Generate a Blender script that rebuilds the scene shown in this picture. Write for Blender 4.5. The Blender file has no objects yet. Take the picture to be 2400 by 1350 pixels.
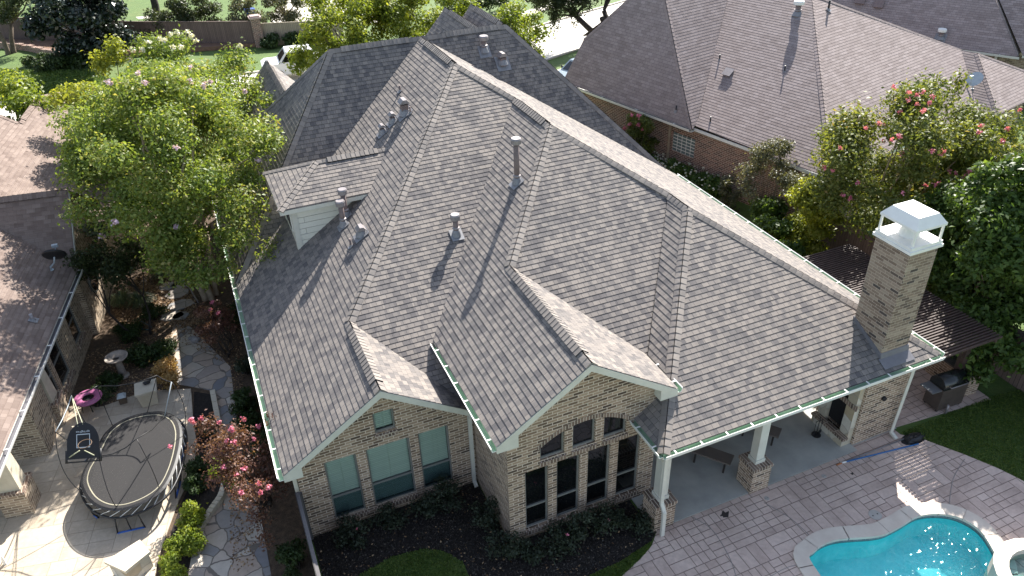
import bpy, math, random
import numpy as np
from mathutils import Vector, Matrix
from mathutils.geometry import tessellate_polygon
V = Vector
SC = bpy.context.scene
# ------------------------------------------------------------------ camera
CAM = V((-8.277, -10.974, 16.559)); YAW, PITCH, ROLL, FPX = 0.38919, 0.57743, -0.03377, 1811.17
def _axes():
    cy, sy, cp, sp = math.cos(YAW), math.sin(YAW), math.cos(PITCH), math.sin(PITCH)
    f = V((sy*cp, cy*cp, -sp)); r = V((cy, -sy, 0)); u = r.cross(f)
    c, s = math.cos(ROLL), math.sin(ROLL)
    return c*r + s*u, -s*r + c*u, f
AR, AU, AF = _axes()
cd = bpy.data.cameras.new('camera'); cam = bpy.data.objects.new('camera', cd)
SC.collection.objects.link(cam); SC.camera = cam
cd.sensor_width = 36; cd.lens = FPX/2400*36; cd.clip_end = 900; cd.clip_start = .2
cam.matrix_world = Matrix(((AR.x, AU.x, -AF.x, CAM.x), (AR.y, AU.y, -AF.y, CAM.y), (AR.z, AU.z, -AF.z, CAM.z), (0, 0, 0, 1)))
# ------------------------------------------------------------------ world, sun, exposure
SUN_AZ, SUN_EL = math.radians(43), math.radians(38.5)
w = bpy.data.worlds.new('World'); SC.world = w; w.use_nodes = True
nt = w.node_tree; sky = nt.nodes.new('ShaderNodeTexSky'); sky.sky_type = 'NISHITA'; sky.sun_disc = False
sky.sun_elevation = SUN_EL; sky.sun_rotation = SUN_AZ; sky.dust_density = 1.0
bg = nt.nodes['Background']; hs_ = nt.nodes.new('ShaderNodeHueSaturation'); hs_.inputs['Saturation'].default_value = .76; nt.links.new(sky.outputs[0], hs_.inputs['Color']); nt.links.new(hs_.outputs[0], bg.inputs[0]); bg.inputs[1].default_value = .1
SUND = V((math.sin(SUN_AZ)*math.cos(SUN_EL), math.cos(SUN_AZ)*math.cos(SUN_EL), math.sin(SUN_EL)))
sl = bpy.data.lights.new('sun', 'SUN'); sl.energy = 5.0; sl.angle = math.radians(.5); sl.color = (1, .955, .88)
so = bpy.data.objects.new('sun', sl); SC.collection.objects.link(so); so.location = (30, 30, 40)
so.rotation_euler = SUND.to_track_quat('Z', 'Y').to_euler()
SC.view_settings.view_transform = 'Standard'; SC.view_settings.look = 'None'
SC.view_settings.exposure = 1.52; SC.view_settings.gamma = 1; SC.view_settings.use_curve_mapping = False
# ------------------------------------------------------------------ survey helpers: where a sight line meets a plane of the place
def ray(u, v): return (AF*FPX + AR*(u-1200) - AU*(v-675)).normalized()
def onp(uv, n, c): r = ray(*uv); n = V(n); return CAM + r*((c - n.dot(CAM))/n.dot(r))
def G(u, v, z=0.): return onp((u, v), (0, 0, 1), z)
def GY(u, v, y): return onp((u, v), (0, 1, 0), y)
def GX(u, v, x): return onp((u, v), (1, 0, 0), x)
def pr(P): d = V(P)-CAM; z = d.dot(AF); return V((1200+FPX*d.dot(AR)/z, 675-FPX*d.dot(AU)/z))
def rise(P, uv): return min((i*.02 for i in range(400)), key=lambda h: (pr(P+V((0, 0, h)))-V(uv)).length)
rnd = random.Random(7)
# ------------------------------------------------------------------ materials
MATS = {}
def _new(name):
    m = bpy.data.materials.new(name); m.use_nodes = True; MATS[name] = m
    n = m.node_tree.nodes; return m, n, m.node_tree.links, n['Principled BSDF']
def node(n, t, **k):
    x = n.new(t)
    for a, b in k.items():
        if a.startswith('i_'): x.inputs[a[2:].replace('_', ' ')].default_value = b
        else: setattr(x, a, b)
    return x
def ramp(n, stops, interp='LINEAR'):
    r = n.new('ShaderNodeValToRGB'); r.color_ramp.interpolation = interp; e = r.color_ramp.elements
    while len(e) < len(stops): e.new(.5)
    for x, (p, c) in zip(e, stops): x.position = p; x.color = (*c, 1)
    return r
def math_(n, l, op, a, b=None):
    x = n.new('ShaderNodeMath'); x.operation = op
    for i, s in enumerate((a, b)):
        if s is None: continue
        if isinstance(s, (int, float)): x.inputs[i].default_value = s
        else: l.new(s, x.inputs[i])
    return x.outputs[0]
def mixc(n, l, fac, a, b, mode='MIX'):
    x = n.new('ShaderNodeMix'); x.data_type = 'RGBA'; x.blend_type = mode
    for s, i in ((fac, 0), (a, 6), (b, 7)):
        if isinstance(s, (int, float)): x.inputs[i].default_value = s
        elif isinstance(s, tuple): x.inputs[i].default_value = (*s, 1)
        else: l.new(s, x.inputs[i])
    return x.outputs[2]
def noise(n, l, co, scale, detail=4, rough=.6):
    x = node(n, 'ShaderNodeTexNoise', i_Scale=scale, i_Detail=detail, i_Roughness=rough); l.new(co, x.inputs['Vector']); return x.outputs[0]
def bump(n, l, b, h, dist=.01, strength=1.):
    x = node(n, 'ShaderNodeBump', i_Distance=dist, i_Strength=strength); l.new(h, x.inputs['Height']); l.new(x.outputs[0], b.inputs['Normal'])
def mplain(name, c, rough=.6, var=.12, scale=3., metal=0., bmp=0., c2=None, spec=.4, detail=5):
    m, n, l, b = _new(name); tc = n.new('ShaderNodeTexCoord'); b.inputs['Roughness'].default_value = rough
    b.inputs['Metallic'].default_value = metal; b.inputs['Specular IOR Level'].default_value = spec
    f = noise(n, l, tc.outputs['Object'], scale, detail)
    c2 = c2 or tuple(x*(1-2*var) for x in c); c1 = tuple(min(1, x*(1+var)) for x in c) if c2 is None else c
    r = ramp(n, [(.3, c2), (.7, c1)]); l.new(f, r.inputs[0]); l.new(r.outputs[0], b.inputs['Base Color'])
    if bmp: bump(n, l, b, noise(n, l, tc.outputs['Object'], scale*6, 6), bmp)
    return m
def mbrick(name, pal, mortar, bw=.27, rh=.088, ms=.011, bmp=.006, rough=.85):
    m, n, l, b = _new(name); uv = n.new('ShaderNodeUVMap').outputs[0]; b.inputs['Roughness'].default_value = rough
    t = node(n, 'ShaderNodeTexBrick', i_Scale=1., i_Mortar_Size=ms, i_Mortar_Smooth=.15, i_Brick_Width=bw, i_Row_Height=rh, i_Bias=0.)
    t.inputs['Color1'].default_value = (0, 0, 0, 1); t.inputs['Color2'].default_value = (1, 1, 1, 1); t.inputs['Mortar'].default_value = (.5, .5, .5, 1)
    l.new(uv, t.inputs['Vector'])
    r = ramp(n, pal); l.new(t.outputs[0], r.inputs[0])
    nz = noise(n, l, uv, 30, 4, .7); c = mixc(n, l, .5, r.outputs[0], mixc(n, l, nz, (.55, .55, .55), (1.25, 1.25, 1.25)), 'MULTIPLY')
    lo = noise(n, l, uv, .8, 5, .7); c = mixc(n, l, .5, c, mixc(n, l, lo, (.6, .6, .6), (1.35, 1.35, 1.35)), 'MULTIPLY')
    c = mixc(n, l, t.outputs[1], c, mortar); l.new(c, b.inputs['Base Color'])
    h = math_(n, l, 'SUBTRACT', math_(n, l, 'MULTIPLY', nz, .3), t.outputs[1]); bump(n, l, b, h, bmp)
    return m
def mshingle(name, pal, rh=.155, w1=.33, w2=.19, gap=(.03, .03, .033), blend=.5, grain=60):
    m, n, l, b = _new(name); uv = n.new('ShaderNodeUVMap').outputs[0]; b.inputs['Roughness'].default_value = .9; b.inputs['Specular IOR Level'].default_value = .25
    outs = []
    for w_, off, ms in ((w1, .37, .004), (w2, .61, .002)):
        t = node(n, 'ShaderNodeTexBrick', i_Scale=1., i_Mortar_Size=ms, i_Mortar_Smooth=.1, i_Brick_Width=w_, i_Row_Height=rh, i_Bias=0.)
        t.offset = off; t.offset_frequency = 2
        t.inputs['Color1'].default_value = (0, 0, 0, 1); t.inputs['Color2'].default_value = (1, 1, 1, 1); t.inputs['Mortar'].default_value = (.5, .5, .5, 1)
        l.new(uv, t.inputs['Vector']); outs.append(t)
    val = mixc(n, l, blend, outs[0].outputs[0], outs[1].outputs[0])
    r = ramp(n, pal); l.new(val, r.inputs[0])
    g = noise(n, l, uv, grain, 3, .8); c = mixc(n, l, .45, r.outputs[0], mixc(n, l, g, (.4, .4, .4), (1.6, 1.6, 1.6)), 'MULTIPLY')
    lo = noise(n, l, uv, .35, 4, .6); c = mixc(n, l, .35, c, mixc(n, l, lo, (.65, .65, .66), (1.3, 1.29, 1.27)), 'MULTIPLY')
    mp = node(n, 'ShaderNodeMapping'); mp.inputs['Scale'].default_value = (2.6, .22, 1); l.new(uv, mp.inputs[0]); sk = noise(n, l, mp.outputs[0], 1., 5, .65); c = mixc(n, l, .3, c, mixc(n, l, sk, (.6, .6, .62), (1.32, 1.31, 1.28)), 'MULTIPLY')
    c = mixc(n, l, outs[0].outputs[1], c, gap); l.new(c, b.inputs['Base Color'])
    bump(n, l, b, math_(n, l, 'ADD', math_(n, l, 'MULTIPLY', outs[1].outputs[0], .5), math_(n, l, 'MULTIPLY', g, .25)), .008)
    return m
def mleaf(name, pal, trans=.35, tcol=1.5, rough=.5, spec=.3):
    m, n, l, b = _new(name); a = node(n, 'ShaderNodeAttribute', attribute_name='tint'); r = ramp(n, pal); l.new(a.outputs['Fac'], r.inputs[0])
    l.new(r.outputs[0], b.inputs['Base Color']); b.inputs['Roughness'].default_value = rough; b.inputs['Specular IOR Level'].default_value = spec
    tr = n.new('ShaderNodeBsdfTranslucent'); l.new(mixc(n, l, 1., r.outputs[0], (tcol*1.1, tcol, tcol*.45), 'MULTIPLY'), tr.inputs[0])
    mx = node(n, 'ShaderNodeMixShader'); mx.inputs[0].default_value = trans
    l.new(b.outputs[0], mx.inputs[1]); l.new(tr.outputs[0], mx.inputs[2]); l.new(mx.outputs[0], n['Material Output'].inputs[0])
    return m
def mglass(name, tint, gl=1., rough=.02):
    m, n, l, b = _new(name); n.remove(b)
    t = n.new('ShaderNodeBsdfTransparent'); t.inputs[0].default_value = (*tint, 1)
    g = n.new('ShaderNodeBsdfGlossy'); g.inputs['Roughness'].default_value = rough
    f = node(n, 'ShaderNodeFresnel', i_IOR=1.5); mx = n.new('ShaderNodeMixShader')
    l.new(math_(n, l, 'MULTIPLY', f.outputs[0], gl), mx.inputs[0]); l.new(t.outputs[0], mx.inputs[1]); l.new(g.outputs[0], mx.inputs[2]); l.new(mx.outputs[0], n['Material Output'].inputs[0])
    return m
def mpave(name, pal, joint, bw, rh, ms=.012, rough=.7, rot=0., bmp=.008, stain=.4, scale=1., off=.5, sq=1.):
    m, n, l, b = _new(name); tc = n.new('ShaderNodeUVMap').outputs[0]; b.inputs['Roughness'].default_value = rough
    mp = node(n, 'ShaderNodeMapping'); mp.inputs['Rotation'].default_value = (0, 0, rot); l.new(tc, mp.inputs[0]); co = mp.outputs[0]
    t = node(n, 'ShaderNodeTexBrick', i_Scale=scale, i_Mortar_Size=ms, i_Mortar_Smooth=.3, i_Brick_Width=bw, i_Row_Height=rh, i_Bias=0.)
    t.offset = off; t.squash = sq; t.squash_frequency = 2
    t.inputs['Color1'].default_value = (0, 0, 0, 1); t.inputs['Color2'].default_value = (1, 1, 1, 1); t.inputs['Mortar'].default_value = (.5, .5, .5, 1)
    l.new(co, t.inputs['Vector'])
    nz = noise(n, l, co, 1.3, 7, .65); v = math_(n, l, 'ADD', math_(n, l, 'MULTIPLY', t.outputs[0], .35), math_(n, l, 'MULTIPLY', nz, .75))
    r = ramp(n, pal); l.new(v, r.inputs[0]); c = r.outputs[0]
    fine = noise(n, l, co, 14, 6, .7); c = mixc(n, l, stain, c, mixc(n, l, fine, (.45, .45, .46), (1.5, 1.48, 1.45)), 'MULTIPLY')
    c = mixc(n, l, t.outputs[1], c, joint); l.new(c, b.inputs['Base Color'])
    bump(n, l, b, math_(n, l, 'SUBTRACT', math_(n, l, 'MULTIPLY', fine, .6), t.outputs[1]), bmp)
    return m
def mashlar(name, pal, joint, cell, ms, rot):
    m, n, l, b = _new(name); uv = n.new('ShaderNodeUVMap').outputs[0]; b.inputs['Roughness'].default_value = .62
    mp = node(n, 'ShaderNodeMapping'); mp.inputs['Rotation'].default_value = (0, 0, rot); l.new(uv, mp.inputs[0])
    sp = n.new('ShaderNodeSeparateXYZ'); l.new(mp.outputs[0], sp.inputs[0])
    row = math_(n, l, 'FLOOR', math_(n, l, 'DIVIDE', sp.outputs[1], cell)); x = math_(n, l, 'ADD', sp.outputs[0], math_(n, l, 'MULTIPLY', row, cell*.37))
    cx = n.new('ShaderNodeCombineXYZ'); l.new(x, cx.inputs[0]); l.new(sp.outputs[1], cx.inputs[1]); co = cx.outputs[0]
    cc = n.new('ShaderNodeCombineXYZ'); l.new(math_(n, l, 'FLOOR', math_(n, l, 'DIVIDE', x, cell)), cc.inputs[0]); l.new(row, cc.inputs[1])
    wn = n.new('ShaderNodeTexWhiteNoise'); l.new(cc.outputs[0], wn.inputs[0]); val = fac = None
    for i, (bw, bh) in enumerate(((.5, 1/3), (1/3, .5), (1., .5), (.5, 1.), (2/3, 1/3))):
        t = node(n, 'ShaderNodeTexBrick', i_Scale=1., i_Mortar_Size=ms, i_Mortar_Smooth=.3, i_Brick_Width=bw*cell if bw != 2/3 else cell, i_Row_Height=bh*cell, i_Bias=0.); t.offset = 0.
        t.inputs['Color1'].default_value = (0, 0, 0, 1); t.inputs['Color2'].default_value = (1, 1, 1, 1); t.inputs['Mortar'].default_value = (.5, .5, .5, 1); l.new(co, t.inputs['Vector'])
        if val is None: val, fac = t.outputs[0], t.outputs[1]
        else: g = math_(n, l, 'GREATER_THAN', wn.outputs[0], i/5); val = mixc(n, l, g, val, t.outputs[0]); fac = mixc(n, l, g, fac, t.outputs[1])
    nz = noise(n, l, uv, 1.1, 8, .68); v = math_(n, l, 'ADD', math_(n, l, 'MULTIPLY', val, .2), math_(n, l, 'MULTIPLY', nz, .85)); r = ramp(n, pal); l.new(v, r.inputs[0])
    fine = noise(n, l, uv, 9, 7, .72); c = mixc(n, l, .55, r.outputs[0], mixc(n, l, fine, (.4, .4, .41), (1.55, 1.53, 1.5)), 'MULTIPLY')
    st = noise(n, l, uv, .45, 5, .7); c = mixc(n, l, .7, c, mixc(n, l, st, (.55, .52, .5), (1.4, 1.4, 1.4)), 'MULTIPLY')
    c = mixc(n, l, fac, c, joint); l.new(c, b.inputs['Base Color']); bump(n, l, b, math_(n, l, 'SUBTRACT', math_(n, l, 'MULTIPLY', fine, .6), fac), .008)
    return m
def mflag(name, pal, joint, scale=1.1, jw=.035):
    m, n, l, b = _new(name); co = n.new('ShaderNodeUVMap').outputs[0]; b.inputs['Roughness'].default_value = .75
    wn = node(n, 'ShaderNodeTexNoise', i_Scale=1.5, i_Detail=3.); l.new(co, wn.inputs['Vector'])
    wv = n.new('ShaderNodeVectorMath'); wv.operation = 'MULTIPLY_ADD'; l.new(wn.outputs['Color'], wv.inputs[0]); wv.inputs[1].default_value = (.35, .35, 0); l.new(co, wv.inputs[2])
    a = node(n, 'ShaderNodeTexVoronoi', feature='DISTANCE_TO_EDGE', i_Scale=scale); c1 = node(n, 'ShaderNodeTexVoronoi', i_Scale=scale)
    l.new(wv.outputs[0], a.inputs['Vector']); l.new(wv.outputs[0], c1.inputs['Vector'])
    sp = n.new('ShaderNodeSeparateColor'); l.new(c1.outputs['Color'], sp.inputs[0]); r = ramp(n, pal); l.new(sp.outputs[0], r.inputs[0])
    nz = noise(n, l, co, 5, 7, .7); c = mixc(n, l, .5, r.outputs[0], mixc(n, l, nz, (.4, .4, .4), (1.6, 1.6, 1.6)), 'MULTIPLY')
    j = math_(n, l, 'LESS_THAN', a.outputs['Distance'], jw); c = mixc(n, l, j, c, joint); l.new(c, b.inputs['Base Color'])
    bump(n, l, b, math_(n, l, 'SUBTRACT', math_(n, l, 'MULTIPLY', nz, .5), j), .02)
    return m
TAU = 6.28318
SH = mshingle('weathered_shingle', [(.15, (.115, .106, .106)), (.38, (.158, .144, .137)), (.5, (.19, .17, .157)), (.65, (.214, .19, .172)), (.85, (.245, .216, .193))], w1=.2, w2=.135, blend=.45)
SHCAP = mshingle('cap_shingle', [(.0, (.17, .155, .145)), (.5, (.225, .2, .182)), (1., (.27, .24, .215))], rh=3., w1=3., w2=3.)
SHL = mshingle('tan_shingle', [(.1, (.145, .108, .092)), (.5, (.19, .145, .124)), (.9, (.23, .18, .155))], w1=.3, w2=.22, gap=(.12, .09, .08))
SHR = mshingle('brown_shingle', [(.1, (.225, .182, .172)), (.5, (.27, .222, .21)), (.9, (.315, .262, .25))], rh=.15, w1=.3, w2=.42, gap=(.05, .04, .04))
SHRC = mshingle('brown_cap_shingle', [(.1, (.235, .192, .182)), (.9, (.29, .238, .225))], rh=3., w1=3., w2=3.)
BR = mbrick('tan_brick', [(.0, (.07, .046, .034)), (.15, (.145, .097, .067)), (.45, (.265, .183, .124)), (.8, (.345, .245, .17)), (1., (.41, .303, .22))], (.6, .5, .405))
BRC = mbrick('chimney_brick', [(.0, (.06, .05, .047)), (.12, (.15, .106, .08)), (.5, (.24, .178, .132)), (.8, (.29, .225, .17)), (1., (.34, .275, .21))], (.43, .355, .28), ms=.007)
BRR = mbrick('red_brick', [(.0, (.09, .05, .04)), (.5, (.19, .095, .07)), (1., (.29, .15, .11))], (.55, .46, .38))
BRL = mbrick('sand_brick', [(.0, (.14, .1, .07)), (.5, (.3, .22, .15)), (1., (.44, .34, .24))], (.55, .47, .36))
BRS = mbrick('soldier_brick', [(.0, (.1, .07, .055)), (.5, (.2, .135, .1)), (1., (.29, .21, .16))], (.5, .42, .34), bw=.09, rh=.4)
STONE = mflag('fire_stone', [(.0, (.4, .3, .17)), (.4, (.5, .45, .36)), (1., (.62, .58, .5))], (.4, .36, .3), 2.2, .02)
FLAG = mflag('flagstone', [(.0, (.2, .2, .21)), (.35, (.3, .28, .26)), (.7, (.42, .33, .26)), (1., (.5, .45, .38))], (.17, .145, .12), 1.75, .022)
WHITE = mplain('white_paint', (.78, .77, .73), .5, .05, 4)
CREAM = mplain('cream_trim', (.62, .6, .53), .55, .06, 4)
SIDING = mpave('white_siding', [(.2, (.66, .64, .56)), (.8, (.72, .7, .62))], (.35, .34, .3), 6., .2, .006, .6, stain=.1, bmp=.012)
GREEN = mplain('gutter_lining', (.27, .4, .27), .5, .2, 2, c2=(.36, .47, .36))
METAL = mplain('vent_metal', (.3, .27, .27), .45, .15, 8, .3)
PIPEC = mplain('vent_brown', (.2, .15, .14), .6, .15, 9)
FLASH = mplain('flashing', (.26, .26, .275), .55, .15, 8, .2)
LEADG = mplain('lead_grey', (.17, .165, .18), .6, .1, 6)
BLACK = mplain('black_metal', (.02, .02, .022), .45, .2, 6)
DARK = mplain('dark_room', (.012, .012, .014), .8, .1, 2)
FRAME = mplain('window_bronze', (.2, .2, .185), .5, .1, 5)
BLIND = mpave('blind_slats', [(.2, (.56, .62, .56)), (.8, (.66, .72, .65))], (.42, .48, .43), 9., .05, .005, .6, stain=.06, bmp=.006)
SCREEN = mplain('window_screen', (.055, .085, .095), .4, .1, 30)
PANE = mglass('window_pane', (.84, .92, .9), 1.)
DPANE = mplain('dark_pane', (.008, .009, .01), .03, .3, .8, spec=.8)
_n = DPANE.node_tree; _bp = node(_n.nodes, 'ShaderNodeBump', i_Distance=.02, i_Strength=.25); _tc = _n.nodes.new('ShaderNodeTexCoord'); _n.links.new(noise(_n.nodes, _n.links, _tc.outputs['Object'], 1.6, 2), _bp.inputs['Height']); _n.links.new(_bp.outputs[0], _n.nodes['Principled BSDF'].inputs['Normal'])
CONC = mplain('porch_concrete', (.44, .43, .39), .6, .15, 1.2, bmp=.002, c2=(.3, .3, .28))
STREET = mplain('street_concrete', (.58, .54, .47), .8, .07, .4, c2=(.5, .47, .41))
WALK = mplain('sidewalk_concrete', (.56, .52, .45), .8, .08, .6)
DECK = mashlar('stamped_deck', [(.25, (.35, .262, .22)), (.5, (.52, .402, .345)), (.8, (.65, .525, .455))], (.2, .15, .125), .62, .011, 0.)
PATIO = mashlar('cream_patio', [(.25, (.36, .3, .225)), (.55, (.48, .415, .33)), (.85, (.56, .495, .4))], (.33, .27, .205), 1.3, .008, math.radians(12))
COPE = mplain('coping_stone', (.66, .59, .5), .6, .2, 1.5, bmp=.003, c2=(.52, .44, .37))
LIME = mplain('cream_limestone', (.6, .54, .43), .75, .12, 3, bmp=.004, c2=(.48, .42, .32))
MULCH = mplain('dark_mulch', (.028, .022, .019), .95, .3, 9, bmp=.03, c2=(.012, .01, .009), detail=9)
LITTER = mplain('leaf_litter_soil', (.14, .095, .06), .95, .3, 7, bmp=.03, c2=(.05, .035, .025), detail=9)
GRASS, n_, l_, b_ = _new('lawn_grass'); b_.inputs['Roughness'].default_value = .9; _tc = n_.new('ShaderNodeTexCoord').outputs['Object']
_r = ramp(n_, [(.3, (.055, .1, .02)), (.7, (.095, .155, .03))]); l_.new(noise(n_, l_, _tc, 1.6, 10, .7), _r.inputs[0]); _r2 = ramp(n_, [(.5, (0, 0, 0)), (.75, (.55, .55, .55))]); l_.new(noise(n_, l_, _tc, .22, 6, .7), _r2.inputs[0])
l_.new(mixc(n_, l_, _r2.outputs[0], _r.outputs[0], (.17, .17, .05)), b_.inputs['Base Color']); bump(n_, l_, b_, noise(n_, l_, _tc, 10, 6), .05)
WOODD = mplain('pergola_wood', (.075, .047, .04), .7, .25, 8)
WOODF = mpave('fence_boards', [(.2, (.1, .07, .06)), (.8, (.17, .12, .105))], (.035, .025, .02), .14, 9., .008, .85, stain=.5)
WOODG = mpave('grey_fence_boards', [(.2, (.085, .08, .082)), (.8, (.16, .15, .15))], (.03, .028, .028), .14, 9., .008, .85, stain=.5)
WOODT = mpave('tan_fence_boards', [(.2, (.24, .2, .15)), (.8, (.33, .28, .21))], (.1, .08, .06), .14, 9., .008, .85, stain=.4)
BARK = mplain('bark', (.2, .155, .115), .9, .3, 9, bmp=.02, c2=(.09, .07, .05))
PALEBARK = mplain('pale_bark', (.42, .34, .25), .8, .25, 5, bmp=.008, c2=(.26, .2, .14))
DBARK = mplain('dark_bark', (.05, .04, .034), .9, .3, 9, bmp=.02)
# ------------------------------------------------------------------ objects, labels, mesh building
COL = SC.collection
def tag(o, label=None, cat=None, group=None, kind=None):
    for k, v in (('label', label), ('category', cat), ('group', group), ('kind', kind)):
        if v: o[k] = v
    return o
def thing(name, label, cat, loc, group=None):
    o = bpy.data.objects.new(name, None); COL.objects.link(o); o.location = loc; o.empty_display_size = .3
    return tag(o, label, cat, group)
def wloc(o):
    p = V((0, 0, 0))
    while o: p = p + V(o.location); o = o.parent
    return p
def kids(o): return [c for c in bpy.data.objects if c.parent == o]
def dup(o, loc, rz=0., label=None, sc=None):
    def cp(x, par):
        c = x.copy(); COL.objects.link(c); c.parent = par
        for k in kids(x): cp(k, c)
        return c
    ch = kids(o); c = o.copy(); COL.objects.link(c); c.location = loc; c.rotation_euler = (0, 0, rz)
    for k in ch: cp(k, c)
    if sc: c.scale = sc
    if label: c['label'] = label
    return c
class MB:
    def __init__(s): s.v = []; s.f = []; s.uv = []; s.mi = []; s.sm = []
    def face(s, pts, uv=None, mi=0, sm=False):
        i = len(s.v); s.v += [V(p) for p in pts]; s.f.append(list(range(i, i+len(pts)))); s.uv.append(uv); s.mi.append(mi); s.sm.append(sm); return s
    def box(s, a, b, mi=0):
        x0, y0, z0 = a; x1, y1, z1 = b
        p = [V((x, y, z)) for z in (z0, z1) for y in (y0, y1) for x in (x0, x1)]
        return s.hexa(p, mi)
    def hexa(s, p, mi=0):
        for q in ((0, 2, 3, 1), (4, 5, 7, 6), (0, 1, 5, 4), (2, 6, 7, 3), (0, 4, 6, 2), (1, 3, 7, 5)): s.face([p[i] for i in q], mi=mi)
        return s
    def obox(s, o, ax, ay, az, mi=0):   # o = corner, ax ay az = edge vectors
        o, ax, ay, az = map(V, (o, ax, ay, az))
        return s.hexa([o+ax*i+ay*j+az*k for k in (0, 1) for j in (0, 1) for i in (0, 1)], mi)
    def cbox(s, c, d, half, depth, h, mi=0):  # box centred on c, along unit d (horizontal), base at c.z
        d = V(d); n = V((-d.y, d.x, 0)); return s.obox(V(c)-d*half-n*depth, d*2*half, n*2*depth, V((0, 0, h)), mi)
    def beam(s, a, b, w, h, mi=0, up=None):
        a, b = V(a), V(b); d = (b-a).normalized(); up = V(up or (0, 0, 1))
        sd = d.cross(up); sd = sd.normalized() if sd.length > 1e-4 else V((1, 0, 0)); u2 = sd.cross(d)
        return s.obox(a-sd*w/2-u2*h/2, b-a, sd*w, u2*h, mi)
    def tube(s, pts, rs, n=8, mi=0, cap=True, sm=True):
        pts = [V(p) for p in pts]; rs = [rs]*len(pts) if isinstance(rs, (int, float)) else rs; rings = []; prev = None
        for i, p in enumerate(pts):
            d = (pts[min(i+1, len(pts)-1)]-pts[max(i-1, 0)])
            d = d.normalized() if d.length > 1e-9 else V((0, 0, 1))
            x = prev - d*prev.dot(d) if prev is not None else d.orthogonal()
            x = x.normalized() if x.length > 1e-6 else d.orthogonal().normalized(); prev = x; y = d.cross(x)
            base = len(s.v)
            for k in range(n): a = TAU*k/n; s.v.append(p + (x*math.cos(a)+y*math.sin(a))*rs[i])
            rings.append(base)
        for a, b in zip(rings, rings[1:]):
            for k in range(n):
                k2 = (k+1) % n; s.f.append([a+k, a+k2, b+k2, b+k]); s.uv.append([(k/n, 0), ((k+1)/n, 0), ((k+1)/n, 1), (k/n, 1)]); s.mi.append(mi); s.sm.append(sm)
        if cap:
            for r, rev in ((rings[0], True), (rings[-1], False)):
                q = [r+k for k in range(n)]; s.f.append(q[::-1] if rev else q); s.uv.append([(0, 0)]*n); s.mi.append(mi); s.sm.append(False)
        return s
    def lathe(s, c, prof, n=20, mi=0):
        c = V(c); b = len(s.v)
        for r, h in prof:
            for k in range(n): a = TAU*k/n; s.v.append(c+V((max(r, 1e-4)*math.cos(a), max(r, 1e-4)*math.sin(a), h)))
        for q in range(len(prof)-1):
            for k in range(n): k2 = (k+1) % n; s.f.append([b+q*n+k, b+q*n+k2, b+(q+1)*n+k2, b+(q+1)*n+k]); s.uv.append(None); s.mi.append(mi); s.sm.append(False)
        for q in (0, len(prof)-1): s.f.append([b+q*n+k for k in range(n)]); s.uv.append([(0, 0)]*n); s.mi.append(mi); s.sm.append(False)
        return s
    def ell(s, c, r, nu=10, nv=7, mi=0, jit=0., seed=0):
        c = V(c); rr = random.Random(seed); b = len(s.v)
        for j in range(nv+1):
            t = math.pi*j/nv
            for i in range(nu):
                a = TAU*i/nu; k = 1+rr.uniform(-jit, jit)
                s.v.append(c+V((r[0]*k*math.sin(t)*math.cos(a), r[1]*k*math.sin(t)*math.sin(a), r[2]*k*math.cos(t))))
        for j in range(nv):
            for i in range(nu):
                i2 = (i+1) % nu; s.f.append([b+j*nu+i, b+(j+1)*nu+i, b+(j+1)*nu+i2, b+j*nu+i2]); s.uv.append(None); s.mi.append(mi); s.sm.append(jit < .05)
        return s
    def poly(s, pts, mi=0, holes=()):
        loops = [[V(p) for p in pts]] + [[V(p) for p in h] for h in holes]; flat = [p for L in loops for p in L]
        for t in tessellate_polygon(loops):
            q = [flat[i] for i in t]
            if (q[1]-q[0]).cross(q[2]-q[0]).z < 0: q = q[::-1]
            s.face(q, mi=mi)
        return s
    def slab(s, pts, h, mi=0, holes=()):
        up = [V((p[0], p[1], p[2]+h)) for p in map(V, pts)]; s.poly(up, mi, [[V((p[0], p[1], p[2]+h)) for p in map(V, H)] for H in holes])
        for i in range(len(pts)):
            a, b = V(pts[i]), V(pts[(i+1) % len(pts)]); s.face([a, b, b+V((0, 0, h)), a+V((0, 0, h))], mi=mi)
        return s
    def build(s, name, mats, parent=None):
        off = wloc(parent) if parent else V((0, 0, 0))
        me = bpy.data.meshes.new(name); me.from_pydata([tuple(p-off) for p in s.v], [], s.f)
        mats = mats if isinstance(mats, (list, tuple)) else [mats]
        for m in mats: me.materials.append(m)
        me.polygons.foreach_set('material_index', s.mi); me.polygons.foreach_set('use_smooth', s.sm)
        uvl = me.uv_layers.new(name='UVMap'); arr = np.zeros(len(me.loops)*2, np.float32); k = 0
        for fi, f in enumerate(s.f):
            uv = s.uv[fi]
            if uv is None:
                n = me.polygons[fi].normal
                if abs(n.z) > .97: uv = [(s.v[i].x, s.v[i].y) for i in f]
                else:
                    t = V((-n.y, n.x, 0)).normalized(); up = n.cross(t); uv = [(s.v[i].dot(t), s.v[i].dot(up)) for i in f]
            for q in uv: arr[k] = q[0]; arr[k+1] = q[1]; k += 2
        uvl.data.foreach_set('uv', arr)
        o = bpy.data.objects.new(name, me); COL.objects.link(o)
        if parent: o.parent = parent
        return o
def clip2(poly, ax, lim, keep_gt):
    out = []
    for i in range(len(poly)):
        a, b = poly[i], poly[(i+1) % len(poly)]; ia = (a[ax] >= lim) == keep_gt or a[ax] == lim; ib = (b[ax] >= lim) == keep_gt or b[ax] == lim
        if ia: out.append(a)
        if ia != ib:
            t = (lim-a[ax])/(b[ax]-a[ax]); out.append((a[0]+t*(b[0]-a[0]), a[1]+t*(b[1]-a[1])))
    return out
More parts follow.
